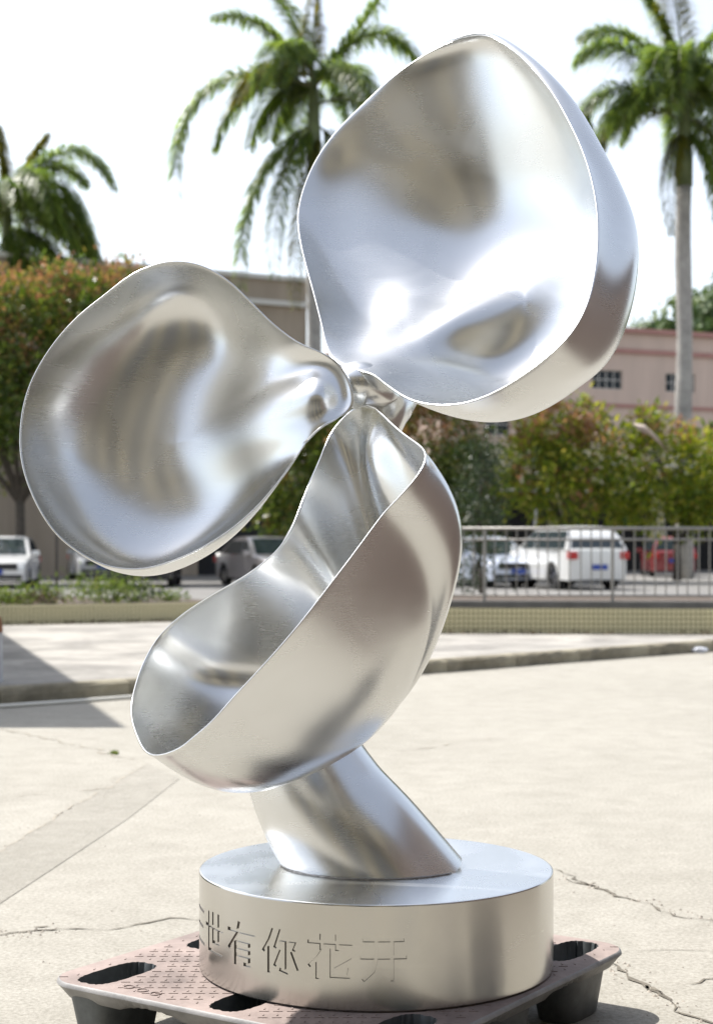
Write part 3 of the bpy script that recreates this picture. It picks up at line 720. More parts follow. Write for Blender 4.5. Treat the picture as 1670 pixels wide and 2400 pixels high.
# the factory front behind the photographer, seen only mirrored in the steel
def rear_building():
    root = empty('yellow_factory', (-14.0, -5.0, 0), 0.0); tag(root, 'yellowish factory front with grey doors, mirrored in the steel petals', 'building')
    L, H = 30.0, 9.5
    my = plain('yellow_render', (0.32, 0.275, 0.185), 0.85, var=0.15, scale=0.5)
    drs = [(2.3 + 4.4*i, 5.0 + 4.4*i, 0.0, 4.4) for i in range(6)]; wn = [(2.5 + 4.4*i, 4.8 + 4.4*i, 5.4, 7.6) for i in range(6)]
    for r in split_wall(0, L, 0, H, drs + wn): MB().box(r[0], r[1], -.25, 0, r[2], r[3]).build('wall', my, root)
    for w in wn: window(root, *w, 3, 2, y=-0.12)
    for d in drs: MB().box(d[0], d[1], -.22, -.16, d[2], d[3]).build('roller_door', M['shutter'], root)
    MB().box(-.2, L + .2, -9, .5, H, H + .25).build('roof', plain('roof_grey', (0.15, 0.14, 0.13), 0.8), root)
    MB().box(-.1, L + .1, 0.0, 1.3, 4.55, 4.68).build('added_canopy', plain('canopy_dark', (0.10, 0.085, 0.075), 0.7), root)  # unseen canopy, added to mirror as a dark band in the steel
    MB().box(0, L, -9, -.3, 0, H - .02).build('core', M['dark_in'], root)
rear_building()
# brown container added out of view at right, to darken the steel reflections
def container():
    root = empty('added_container', (2.9, -0.6, 0), math.radians(4)); tag(root, 'brown container added out of view to mirror as the dark band in the steel', 'container')
    mat = plain('container_paint', (0.10, 0.075, 0.065), 0.5, var=.15, scale=2); Lc, Wc, Hc = 6.06, 2.44, 2.59
    V = []; prof = []; x = 0.0
    while x < Lc - .27: prof += [(x, 0), (x + .07, 0), (x + .105, .036), (x + .175, .036)]; x += .21
    prof += [(Lc, 0)]
    def wall(f, nm):
        n = len(prof); me = mesh_of(nm, [f(a, b, z) for z in (.15, Hc - .1) for a, b in prof], [(i, i+1, n+i+1, n+i) for i in range(n-1)]); return link(nm, me, mat, root)
    wall(lambda a, b, z: (b + .02, a, z), 'side_panel'); wall(lambda a, b, z: (Wc - b - .02, a, z), 'side_panel')
    for (a, b, c, d, e, f) in ((-.03, .06, -.03, Lc + .03, 0, .15), (Wc - .06, Wc + .03, -.03, Lc + .03, 0, .15), (-.03, .06, -.03, Lc + .03, Hc - .1, Hc), (Wc - .06, Wc + .03, -.03, Lc + .03, Hc - .1, Hc)): MB().box(a, b, c, d, e, f).build('rail', mat, root)
    for xx in (-.035, Wc - .085):
        for yy in (-.035, Lc - .085): MB().box(xx, xx + .12, yy, yy + .12, .002, Hc - .002).build('corner_post', mat, root)
    MB().box(.06, Wc - .06, 0.03, Lc - .03, Hc - .06, Hc - .01).build('roof', mat, root)
    for yy in (0.01, Lc - .06):
        for xx in (.1, Wc / 2 + .01): MB().box(xx, xx + Wc / 2 - .11, yy, yy + .05, .16, Hc - .11).build('door', mat, root)
container()
# gatehouse out of view on the left: its roof throws the shadow across the walk
gh = empty('gatehouse', (-4.97, 13.2, 0)); tag(gh, 'cream gatehouse whose roof shadow crosses the walk on the left', 'gatehouse')
def ghouse():
    H = 5.8; P = [(0, 0), (-3.9, 12.9), (-13, 12.9), (-13, 0)]; V = [(x - .15, y, z) for z in (0, H) for x, y in P]
    link('wall', mesh_of('wall', V, [(0, 1, 5, 4), (1, 2, 6, 5), (2, 3, 7, 6), (3, 0, 4, 7)]), M['cream'], gh)
    V = [(x + (.1 if i < 2 else -.1), y + (-.1 if i in (0, 3) else .1), z) for z in (H, H + .22) for i, (x, y) in enumerate(P)]
    link('roof', mesh_of('roof', V, [(0, 1, 5, 4), (1, 2, 6, 5), (2, 3, 7, 6), (3, 0, 4, 7), (4, 5, 6, 7), (3, 2, 1, 0)]), M['ledge'], gh)
    for x0 in (-11.5, -8.0, -4.5): window(gh, x0, x0 + 1.8, 1.2, 2.6, 2, 2, y=-.03); window(gh, x0, x0 + 1.8, 3.9, 5.0, 2, 2, y=-.03)
ghouse()

# wooded hill far right
def hill():
    V = []; Fc = []; nx, ny = 60, 30
    for j in range(ny + 1):
        for i in range(nx + 1):
            x = 20 + 260 * i / nx; y = 170 + 160 * j / ny
            h = 51 * math.exp(-((x - 88) / 62) ** 2 - ((y - 250) / 55) ** 2) + 3 * math.sin(x * .21 + y * .1) * math.exp(-((x - 88) / 80) ** 2) - 2
            V.append((x, y, h))
    for j in range(ny):
        for i in range(nx): Fc.append((j*(nx+1)+i, j*(nx+1)+i+1, (j+1)*(nx+1)+i+1, (j+1)*(nx+1)+i))
    o = link('hill', mesh_of('hill', V, Fc, smooth=True), plain('hill_ground', (0.05, 0.075, 0.03), 0.9)); tag(o, kind='structure')
    mb = MB(); Z = np.array(V)
    for _ in range(420):
        x = random.uniform(28, 85); y = random.uniform(185, 262)
        z = 51 * math.exp(-((x - 88) / 62) ** 2 - ((y - 250) / 55) ** 2) + 3 * math.sin(x * .21 + y * .1) * math.exp(-((x - 88) / 80) ** 2) - 2
        r = random.uniform(2.2, 4.5)
        for k in range(46):
            d = Vector((random.gauss(0, 1), random.gauss(0, 1), random.gauss(0, 1))).normalized(); c = Vector((x, y, z + r * .7)) + d * r * random.uniform(.7, 1.08)
            a = d.orthogonal().normalized(); a.rotate(Matrix.Rotation(random.uniform(0, 6.28), 3, d)); b = d.cross(a); s_ = random.uniform(.4, .9)
            mb.add([c + a*s_, c + b*s_*.7 + d*.2, c - a*s_, c - b*s_*.7], [(0, 1, 2, 3)])
    w = mb.build('hill_wood', leafmat('hill_leaf', [(0, (0.05, 0.085, 0.03)), (0.6, (0.085, 0.13, 0.045)), (1, (0.13, 0.17, 0.06))], 0.6, 0.2))
    tag(w, 'green wooded hillside rising behind the pink building', 'wood', kind='stuff')
hill()

# ------------------------------------------------------------------ broadleaf trees with reddish young leaves
M['leaf'] = leafmat('young_red_leaf', [(0.0, (0.045, 0.08, 0.016)), (0.35, (0.085, 0.13, 0.022)), (0.85, (0.16, 0.20, 0.035)), (1.0, (0.24, 0.20, 0.05))], 0.3, 0.42)
M['leaf_r'] = leafmat('yellow_green_leaf', [(0.0, (0.06, 0.10, 0.016)), (0.4, (0.19, 0.25, 0.03)), (0.8, (0.36, 0.38, 0.055)), (1.0, (0.40, 0.33, 0.08))], 0.32, 0.55)
M['leaf_red'] = leafmat('young_shoot_leaf', [(0, (0.14, 0.10, 0.035)), (.4, (0.25, 0.14, 0.065)), (.75, (0.36, 0.18, 0.11)), (1, (0.28, 0.28, 0.05))], 0.35, 0.5)
M['leaf_d'] = leafmat('dark_leaf', [(0.0, (0.02, 0.035, 0.014)), (0.7, (0.04, 0.065, 0.02)), (1.0, (0.07, 0.085, 0.03))], 0.4, 0.25)
M['bark'] = plain('bark', (0.085, 0.07, 0.055), 0.9, var=0.35, scale=12, bump=0.5)

def leaf_quads(C, Dn, size, rng):
    """folded leaf blades (two quads each) at points C with outward directions Dn"""
    n = len(C); r = rng.normal(size=(n, 3)); ax = Dn * 0.7 + r * 0.75 + np.array([0, 0, -0.15]); ax /= np.linalg.norm(ax, axis=1, keepdims=True)
    sd = np.cross(ax, rng.normal(size=(n, 3))); sd /= np.maximum(np.linalg.norm(sd, axis=1, keepdims=True), 1e-6); up = np.cross(sd, ax)
    L = size * rng.uniform(.65, 1.3, (n, 1)); W_ = L * rng.uniform(.32, .45, (n, 1)) * .5
    a = C; m1 = C + ax*L*.5 + up*L*.03; t = C + ax*L - up*L*.08
    l = C + ax*L*.45 + sd*W_ + up*L*.1; rr = C + ax*L*.45 - sd*W_ + up*L*.1
    V = np.stack([a, l, t, rr], 1).reshape(-1, 3); idx = np.arange(n)[:, None] * 4 + np.array([[0, 1, 2, 3]])
    return V, idx
def tree(name, label, base, blobs, nleaf, size, mat, trunk_r=0.09, fork=1.6, group=None, cat='tree', seed=1, k=1.0, shoots=True):
    rng = np.random.default_rng(seed)
    root = empty(name, base); tag(root, label, cat, group)
    B = [(np.array(c, float) * k + np.array([0, 0, 1.24 * (1 - k)]), np.array(r, float) * k) for c, r in blobs]; trunk_r *= k; fork = max(.8, fork * k + 1.24 * (1 - k)); blobs = [(tuple(c), tuple(r)) for c, r in B]; vol = np.array([np.prod(r) for _, r in B]); vol /= vol.sum()
    C = []; Dn = []; C2 = []; D2 = []; ztop = max(c[2] + .5 * r[2] for c, r in B)
    # twig clusters inside every lobe, each with a handful of leaves
    for (c, r), w in zip(B, vol):
        nc = max(12, int(nleaf * w / 26))
        d = rng.normal(size=(nc, 3)); d /= np.linalg.norm(d, axis=1, keepdims=True)
        rad = rng.uniform(.35, 1.0, (nc, 1)) ** .5 * (1 + 0.18 * np.sin(d[:, :1] * 7 + c[0]) * np.cos(d[:, 2:] * 6)) 
        cc = c + d * rad * r
        kn = rng.integers(12, 42, nc); cr = rng.uniform(.12, .24, nc) * (r.mean() ** .5)
        for q in range(nc):
            o = rng.normal(size=(kn[q], 3)) * cr[q]
            young = shoots and rng.random() < shoots * (.62 if cc[q][2] > ztop - .9 else .14) and d[q][2] > -.3
            if young: C2.append(cc[q] + o * .8 + d[q] * .15); D2.append(np.tile(d[q] * .6 + [0, 0, .8], (kn[q], 1)) + o / cr[q] * .3)
            else: C.append(cc[q] + o); Dn.append(np.tile(d[q], (kn[q], 1)) + o / cr[q] * .5)
    C = np.vstack(C); Dn = np.vstack(Dn); keep = C[:, 2] > 0.12; V, idx = leaf_quads(C[keep], Dn[keep], size, rng)
    me = bpy.data.meshes.new('crown'); me.from_pydata(V.tolist(), [], idx.tolist()); me.update(); link('crown', me, mat, root)
    if C2:
        V, idx = leaf_quads(np.vstack(C2), np.vstack(D2), size * .85, rng)
        me = bpy.data.meshes.new('young_shoots'); me.from_pydata(V.tolist(), [], idx.tolist()); me.update(); tag(link('young_shoots', me, M['leaf_red'], root), kind='stuff')
    tb = MB(); top = Vector(B[0][0])
    tb.tube([(0, 0, -.05), (0.02, 0, fork * .5), (0.0, .02, fork)], [trunk_r * 1.25, trunk_r, trunk_r * .85], 10)
    for c, r in B:
        e = Vector(c); mid = Vector((0, 0, fork)).lerp(e, .5) + Vector((random.uniform(-.1, .1), random.uniform(-.1, .1), .1))
        tb.tube([(0, 0, fork - .12), mid, e], [trunk_r * .6, trunk_r * .4, trunk_r * .12], 7)
        for _ in range(5):
            d = Vector((random.gauss(0, 1), random.gauss(0, 1), random.gauss(0, .8))).normalized()
            tb.tube([mid.lerp(e, random.random()), e + Vector((d.x * r[0], d.y * r[1], d.z * r[2])) * .8], [trunk_r * .2, .006], 5)
    tb.build('trunk', M['bark'], root, smooth=True)
    return root
g_t = 'trees with reddish young leaves in the planters'
b = at(47, 1350, 51.0)
tree('broadleaf_tree', 'big tree with reddish tips at the left edge above the white car', (b.x, b.y, .1),
     [((-.9, 0, 4.1), (1.2, 1.1, 1.25)), ((.35, .1, 4.55), (1.25, 1.0, 1.0)), ((1.35, .1, 4.75), (1.0, .9, .85)), ((.6, -.2, 3.4), (1.3, 1.0, 1.1)), ((-1.0, .2, 3.0), (1.2, 1.0, .95)), ((1.4, .2, 3.7), (.9, .9, .9)), ((-.2, -.1, 5.05), (.9, .8, .5)), ((1.6, 0, 4.95), (1.0, .9, .78)), ((.6, 0, 5.2), (1.0, .9, .6)), ((-.9, 0, 4.9), (.9, .9, .55))], 24000, .25, M['leaf'], .085, 1.9, g_t, seed=3, k=1.925)
b = at(735, 1340, 53.0)
tree('broadleaf_tree', 'tree behind the junction of the three petals', (b.x, b.y, .1),
     [((-.25, 0, 2.2), (.75, .8, .95)), ((.35, 0, 2.9), (.85, .8, .8)), ((.15, .1, 3.6), (.6, .7, .6)), ((-.3, .2, 1.6), (.6, .6, .5))], 9000, .25, M['leaf'], .07, 1.2, g_t, seed=5, k=1.927)
b = at(1045, 1340, 54.0)
tree('broadleaf_tree', 'shaded reddish tree just right of the lower petal', (b.x, b.y, .1),
     [((-.2, 0, 2.9), (.85, .8, .95)), ((.35, .1, 2.3), (.62, .7, .8)), ((-.35, 0, 1.9), (.8, .7, .6)), ((.3, 0, 1.4), (.5, .6, .5))], 9000, .25, M['leaf'], .07, 1.2, g_t, seed=8, k=1.895)
b = at(1335, 1340, 52.5)
tree('broadleaf_tree', 'yellow-green bushy tree above the white car roof', (b.x, b.y, .1),
     [((-.25, 0, 2.95), (.62, .6, .62)), ((-.62, 0, 2.35), (.5, .6, .6)), ((.3, .1, 2.55), (.72, .7, .65)), ((-.1, -.1, 1.95), (.85, .7, .42)), ((.62, .1, 2.0), (.45, .5, .5)), ((-.55, 0, 2.95), (.3, .3, .3))], 5600, .27, M['leaf_r'], .06, 1.2, g_t, shoots=.8, seed=11, k=2.059)
b = at(1585, 1340, 53.0)
tree('broadleaf_tree', 'yellow-green bushy tree at the right edge before the palm trunk', (b.x, b.y, .1),
     [((-.35, 0, 2.45), (.62, .6, .7)), ((.3, 0, 2.3), (.65, .6, .65)), ((.95, .1, 2.75), (.6, .7, .75)), ((-.2, 0, 1.8), (.85, .7, .4)), ((.7, 0, 1.85), (.7, .7, .45)), ((-.45, .1, 3.05), (.32, .4, .3))], 6200, .27, M['leaf_r'], .06, 1.2, g_t, shoots=.8, seed=14, k=2.054)
b = at(1125, 1340, 34)
tree('dark_shrub', 'slim dark shrub between the lower petal and the building', (b.x, b.y, .0),
     [((0, 0, 2.2), (.5, .5, 1.2)), ((.1, 0, 3.1), (.25, .3, .6)), ((-.3, 0, 1.2), (.6, .5, .9))], 2200, .11, M['leaf_d'], .05, .8, cat='shrub', seed=17, shoots=False)

# weeds in the left planter
M['weed'] = leafmat('weed_leaf', [(0, (0.06, 0.10, 0.02)), (.6, (0.13, 0.18, 0.035)), (1, (0.2, 0.22, 0.06))], 0.45, 0.45)
M['dry'] = leafmat('dry_leaf', [(0, (0.07, 0.05, 0.03)), (.7, (0.14, 0.10, 0.06)), (1, (0.22, 0.16, 0.1))], 0.7, 0.2)
def weed(px, Y, w, h, n, mat, label, seed):
    rng = np.random.default_rng(seed); c = at(px, 1275, Y); root = empty('weed', (c.x, c.y, WZ + 0.235)); tag(root, label, 'weed', 'weeds in the left planter')
    C = rng.normal(size=(n, 3)) * np.array([w * .4, w * .35, h * .33]) + np.array([0, 0, h * .42]); C = C[(C[:, 2] > 0.0)]
    V, idx = leaf_quads(C, np.tile([0, 0, .6], (len(C), 1)), .075, rng)
    me = bpy.data.meshes.new('leaves'); me.from_pydata(V.tolist(), [], idx.tolist()); link('leaves', me, mat, root)
    st_ = MB()
    for k in range(9): st_.tube([(random.gauss(0, w*.1), random.gauss(0, w*.1), -.02), (random.gauss(0, w*.3), random.gauss(0, w*.25), h * random.uniform(.5, .95))], [.006, .002], 5)
    st_.build('stems', M['bark'], root)
weed(8, 23.4, .55, .26, 520, M['weed'], 'low green weed in the planter at the left edge', 21)
weed(100, 24.0, .40, .32, 420, M['weed'], 'green weed below the white car bumper', 22)
weed(250, 24.6, .85, .42, 1100, M['weed'], 'widest bright green weed in the tiled planter', 23)
weed(318, 25.0, .5, .30, 420, M['leaf_d'], 'dark weed right of the widest green one', 24)
weed(60, 23.9, .8, .17, 600, M['dry'], 'dry brown undergrowth in the planter below the white car', 25)
weed(395, 25.3, .35, .16, 200, M['weed'], 'small weed beside the lower petal rim', 26)

# ------------------------------------------------------------------ palms
M['frond'] = leafmat('palm_leaf', [(0, (0.06, 0.105, 0.035)), (.5, (0.14, 0.20, 0.05)), (1, (0.28, 0.34, 0.065))], 0.35, 0.58)
M['frond_y'] = leafmat('palm_leaf_yellowing', [(0, (0.07, 0.09, 0.02)), (.5, (0.15, 0.155, 0.02)), (1, (0.26, 0.21, 0.03))], 0.45, 0.4)
M['rachis'] = plain('palm_rachis', (0.12, 0.13, 0.05), 0.55)
M['ptrunk'] = plain('palm_trunk', (0.33, 0.31, 0.285), 0.85, var=0.3, scale=2.2, bump=0.4, bscale=14)
M['cshaft'] = plain('palm_crownshaft', (0.10, 0.125, 0.045), 0.45, var=0.25, scale=2)
def bez(P, n):
    P = [np.array(p, float) for p in P]; out = []
    for t in np.linspace(0, 1, n):
        Q = P[:]
        while len(Q) > 1: Q = [Q[i] * (1 - t) + Q[i+1] * t for i in range(len(Q) - 1)]
        out.append(Q[0])
    return np.array(out)
def frond_mesh(P, mat, rng, leaf=0.62, bare=0.12, dense=76, w=0.06):
    """arching rachis through control points P (local) with hanging leaflets on both sides"""
    C = bez(P, dense + 1); T_ = np.gradient(C, axis=0); T_ /= np.linalg.norm(T_, axis=1, keepdims=True); mb = MB()
    mb.tube([tuple(c) for c in C[::4]], [0.05 * (1 - .85 * i / (len(C[::4]) - 1)) for i in range(len(C[::4]))], 5, mi=1)
    for i in range(int(dense * bare), dense + 1):
        t = i / dense; prof = math.sin(math.pi * min(1, .22 + .72 * t)) ** .6
        side = np.cross(T_[i], [0, 0, 1.0]); ls = np.linalg.norm(side)
        side = side / ls if ls > .08 else np.array([1.0, 0, 0])
        for sgn in (-1, 1):
            for rep in range(4):
                L = leaf * prof * rng.uniform(.75, 1.1); up = np.cross(side, T_[i]); 
                d = side * sgn * rng.uniform(.55, 1.0) + T_[i] * rng.uniform(.35, .7) + up * rng.uniform(-.25, .55)
                d /= np.linalg.norm(d); wv = np.cross(d, [0, 0, 1.0]); wv /= max(np.linalg.norm(wv), .05); wv = wv * w * rng.uniform(.6, 1.0) * .5
                p0 = C[i]; p1 = p0 + d * L * .5 + np.array([0, 0, -.06 * L]); p2 = p0 + d * L * .9 + np.array([0, 0, -.42 * L * rng.uniform(.6, 1.3)])
                mb.add([p0 - wv*.5, p0 + wv*.5, p1 + wv, p2, p1 - wv], [(0, 1, 2, 4), (4, 2, 3)])
    me = mesh_of('frond', mb.v, mb.f); me.materials.append(mat); me.materials.append(M['rachis']); me.polygons.foreach_set('material_index', mb.m)
    return me
def palm(label, px, Y, hub_y, tr, shaft, fronds, extra, seed, base_y=None):
    rng = np.random.default_rng(seed); sc = Y / F
    base = at(px, HY, Y); hubz = CAMZ + (HY - hub_y) * sc
    root = empty('palm_tree', (base.x, base.y, 0)); tag(root, label, 'palm', 'royal palms')
    zs = hubz - shaft
    n = 26; P = [(0.03 * math.sin(i * .5), 0, zs * i / n) for i in range(n + 1)]
    MB().tube(P, [tr * (1.12 if i < 2 else 1.0 + .05 * math.sin(i * .7) + (.03 if i % 2 else 0)) * (1 - .12 * i / n) for i in range(n + 1)], 16).build('trunk', M['ptrunk'], root, smooth=True)
    MB().tube([(0.02, 0, zs - .05), (0.01, 0, zs + shaft * .3), (0, 0, zs + shaft * .8), (0, 0, hubz + .4)], [tr * .95, tr * 1.0, tr * .7, tr * .35], 14).build('crownshaft', M['cshaft'], root, smooth=True)
    for (pts, y, lf, mt) in fronds:                             # control points as offsets in photo pixels from the crown, y in metres
        Pq = [((a) * sc, y * k / (len(pts) - 1), hubz - (b_) * sc) for k, (a, b_) in enumerate(pts)]
        link('frond', frond_mesh(Pq, M[mt], rng, lf * 1.75), None, root)
    for k in range(extra):
        az = rng.uniform(0, 6.28); L = rng.uniform(3.4, 4.8); el = rng.uniform(-.2, 1.0)
        dx, dy = math.cos(az) * .75, math.sin(az)
        Pq = [(0, 0, hubz + rng.uniform(-.5, .2)), (dx * L * .35, dy * L * .35, hubz + el * L * .45), (dx * L * .8, dy * L * .8, hubz + el * L * .35), (dx * L * 1.0, dy * L * 1.0, hubz - L * (.55 - .4 * el))]
        link('frond', frond_mesh(Pq, M['frond'], rng, 1.05), None, root)
    return root
palm('tall royal palm behind the gap between the two upper petals', 735, 58.0, 190, .27, 3.4, [
    ([(0, 0), (-70, -90), (-130, -190), (-240, -170)], 1.0, .62, 'frond'),
    ([(0, 20), (-90, -30), (-330, -60), (-315, 280)], -1.2, .72, 'frond'),
    ([(0, 0), (90, -110), (190, -190), (260, -30)], .8, .7, 'frond'),
    ([(0, 0), (-6, -100), (6, -230)], .3, .5, 'frond_y'),
    ([(0, 10), (60, -60), (150, -150), (190, -260)], -.5, .6, 'frond'),
    ([(0, 60), (90, 0), (190, 40), (230, 170)], 1.5, .6, 'frond'),
    ([(0, 100), (-60, 140), (-180, 240), (-165, 490)], -1.0, .55, 'frond'),
    ([(0, 100), (-30, 150), (-100, 260), (-85, 470)], -1.8, .55, 'frond'),
    ([(0, 110), (10, 160), (-50, 330), (-40, 540)], -1.2, .45, 'frond_y'),
    ([(0, 100), (60, 120), (120, 220), (130, 400)], 1.0, .55, 'frond'),
    ([(0, 20), (-60, -60), (-130, -20), (-170, 90)], -2.2, .6, 'frond_y'),
    ([(0, 20), (-40, -40), (-90, 40), (-110, 100)], 2.2, .6, 'frond'),
    ([(0, 0), (50, -30), (100, 20), (130, 90)], -2.4, .6, 'frond'),
    ([(0, 0), (-20, -120), (-60, -200), (-100, -250)], 2.0, .6, 'frond')], 7, 31)
palm('royal palm with a pale ringed trunk at the right edge', 1601, 58.0, 215, .31, 3.3, [
    ([(0, 0), (-90, -70), (-200, -140), (-250, -60)], -.8, .75, 'frond'),
    ([(0, 30), (-100, -30), (-240, -30), (-225, 70)], .6, .75, 'frond'),
    ([(0, 70), (-90, 20), (-190, 60), (-215, 170)], -.8, .55, 'frond_y'),
    ([(0, 10), (-30, -120), (-60, -200), (-90, -230)], .3, .6, 'frond'),
    ([(0, 0), (40, -120), (120, -200), (220, -150)], 0, .7, 'frond'),
    ([(0, 20), (60, -40), (150, -60), (240, 80)], -1, .7, 'frond'),
    ([(0, 90), (-20, 120), (-60, 180), (-45, 345)], -1.2, .38, 'frond_y'),
    ([(0, 90), (40, 110), (70, 200), (75, 330)], -.8, .5, 'frond'),
    ([(0, 40), (-70, -20), (-150, 40), (-170, 130)], -1.8, .75, 'frond'),
    ([(0, 0), (-60, -110), (-150, -190), (-230, -150)], 1.2, .75, 'frond'),
    ([(0, 0), (-20, -60), (-70, -90), (-120, 20)], -2.6, .8, 'frond'),
    ([(0, 0), (30, -60), (60, -60), (110, 60)], -2.4, .8, 'frond'),
    ([(0, 60), (60, 60), (130, 120), (160, 300)], .9, .6, 'frond'),
    ([(0, 0), (-10, -110), (-30, -210), (-70, -260)], -1.5, .7, 'frond_y')], 12, 33)
palm('dark royal palm cut by the left edge above the reddish tree', 18, 62.0, 480, .27, 3.1, [
    ([(0, 40), (60, 20), (160, 20), (215, 180)], 1.6, .8, 'frond'),
    ([(0, 60), (40, 60), (120, 120), (170, 200)], -1.6, .8, 'frond'),
    ([(0, 20), (40, -80), (110, -150), (170, -70)], 1.4, .7, 'frond'),
    ([(0, 80), (30, 120), (80, 180), (110, 250)], -.6, .8, 'frond'),
    ([(0, 0), (60, -90), (180, -200), (250, -40)], -.5, .7, 'frond'),
    ([(0, 0), (50, -70), (140, -130), (190, 60), (210, 160)], .6, .8, 'frond'),
    ([(0, 30), (60, -20), (130, 20), (170, 130)], -1.0, .6, 'frond'),
    ([(0, 20), (20, -60), (60, -120), (90, -170)], .5, .6, 'frond_y'),
    ([(0, 0), (-10, -90), (-20, -180)], 0, .6, 'frond_y'),
    ([(0, 60), (50, 50), (110, 100), (150, 190)], .8, .6, 'frond'),
    ([(0, 60), (20, 80), (60, 130), (70, 220)], -1, .6, 'frond'),
    ([(0, 0), (-80, -60), (-160, -60), (-200, 60)], 0, .7, 'frond'),
    ([(0, 70), (-10, 100), (-30, 160), (-25, 240)], .8, .6, 'frond')], 14, 35)
# dry sheath caught in the right-hand tree
dfp = [at(1488, 1000, 25.0), at(1515, 1008, 24.95), at(1545, 1035, 24.9), at(1562, 1058, 24.9)]
dv = [];
for i, p in enumerate(dfp):
    w_ = (.05, .085, .075, .02)[i]
    dv += [p + Vector((-w_ * .5, 0, w_)), p + Vector((0, -.04, w_ * .2)), p + Vector((w_ * .5, 0, -w_))]
dm = [(i*3+k, i*3+k+1, (i+1)*3+k+1, (i+1)*3+k) for i in range(3) for k in range(2)]
o = link('dry_frond_sheath', mesh_of('dry_frond_sheath', dv, dm, smooth=True), plain('dry_sheath', (0.42, 0.35, 0.30), 0.8, var=.3, scale=10)); tag(o, 'pale dry palm sheath caught in the right-hand tree', 'palm sheath')
so = o.modifiers.new('t', 'SOLIDIFY'); so.thickness = .012

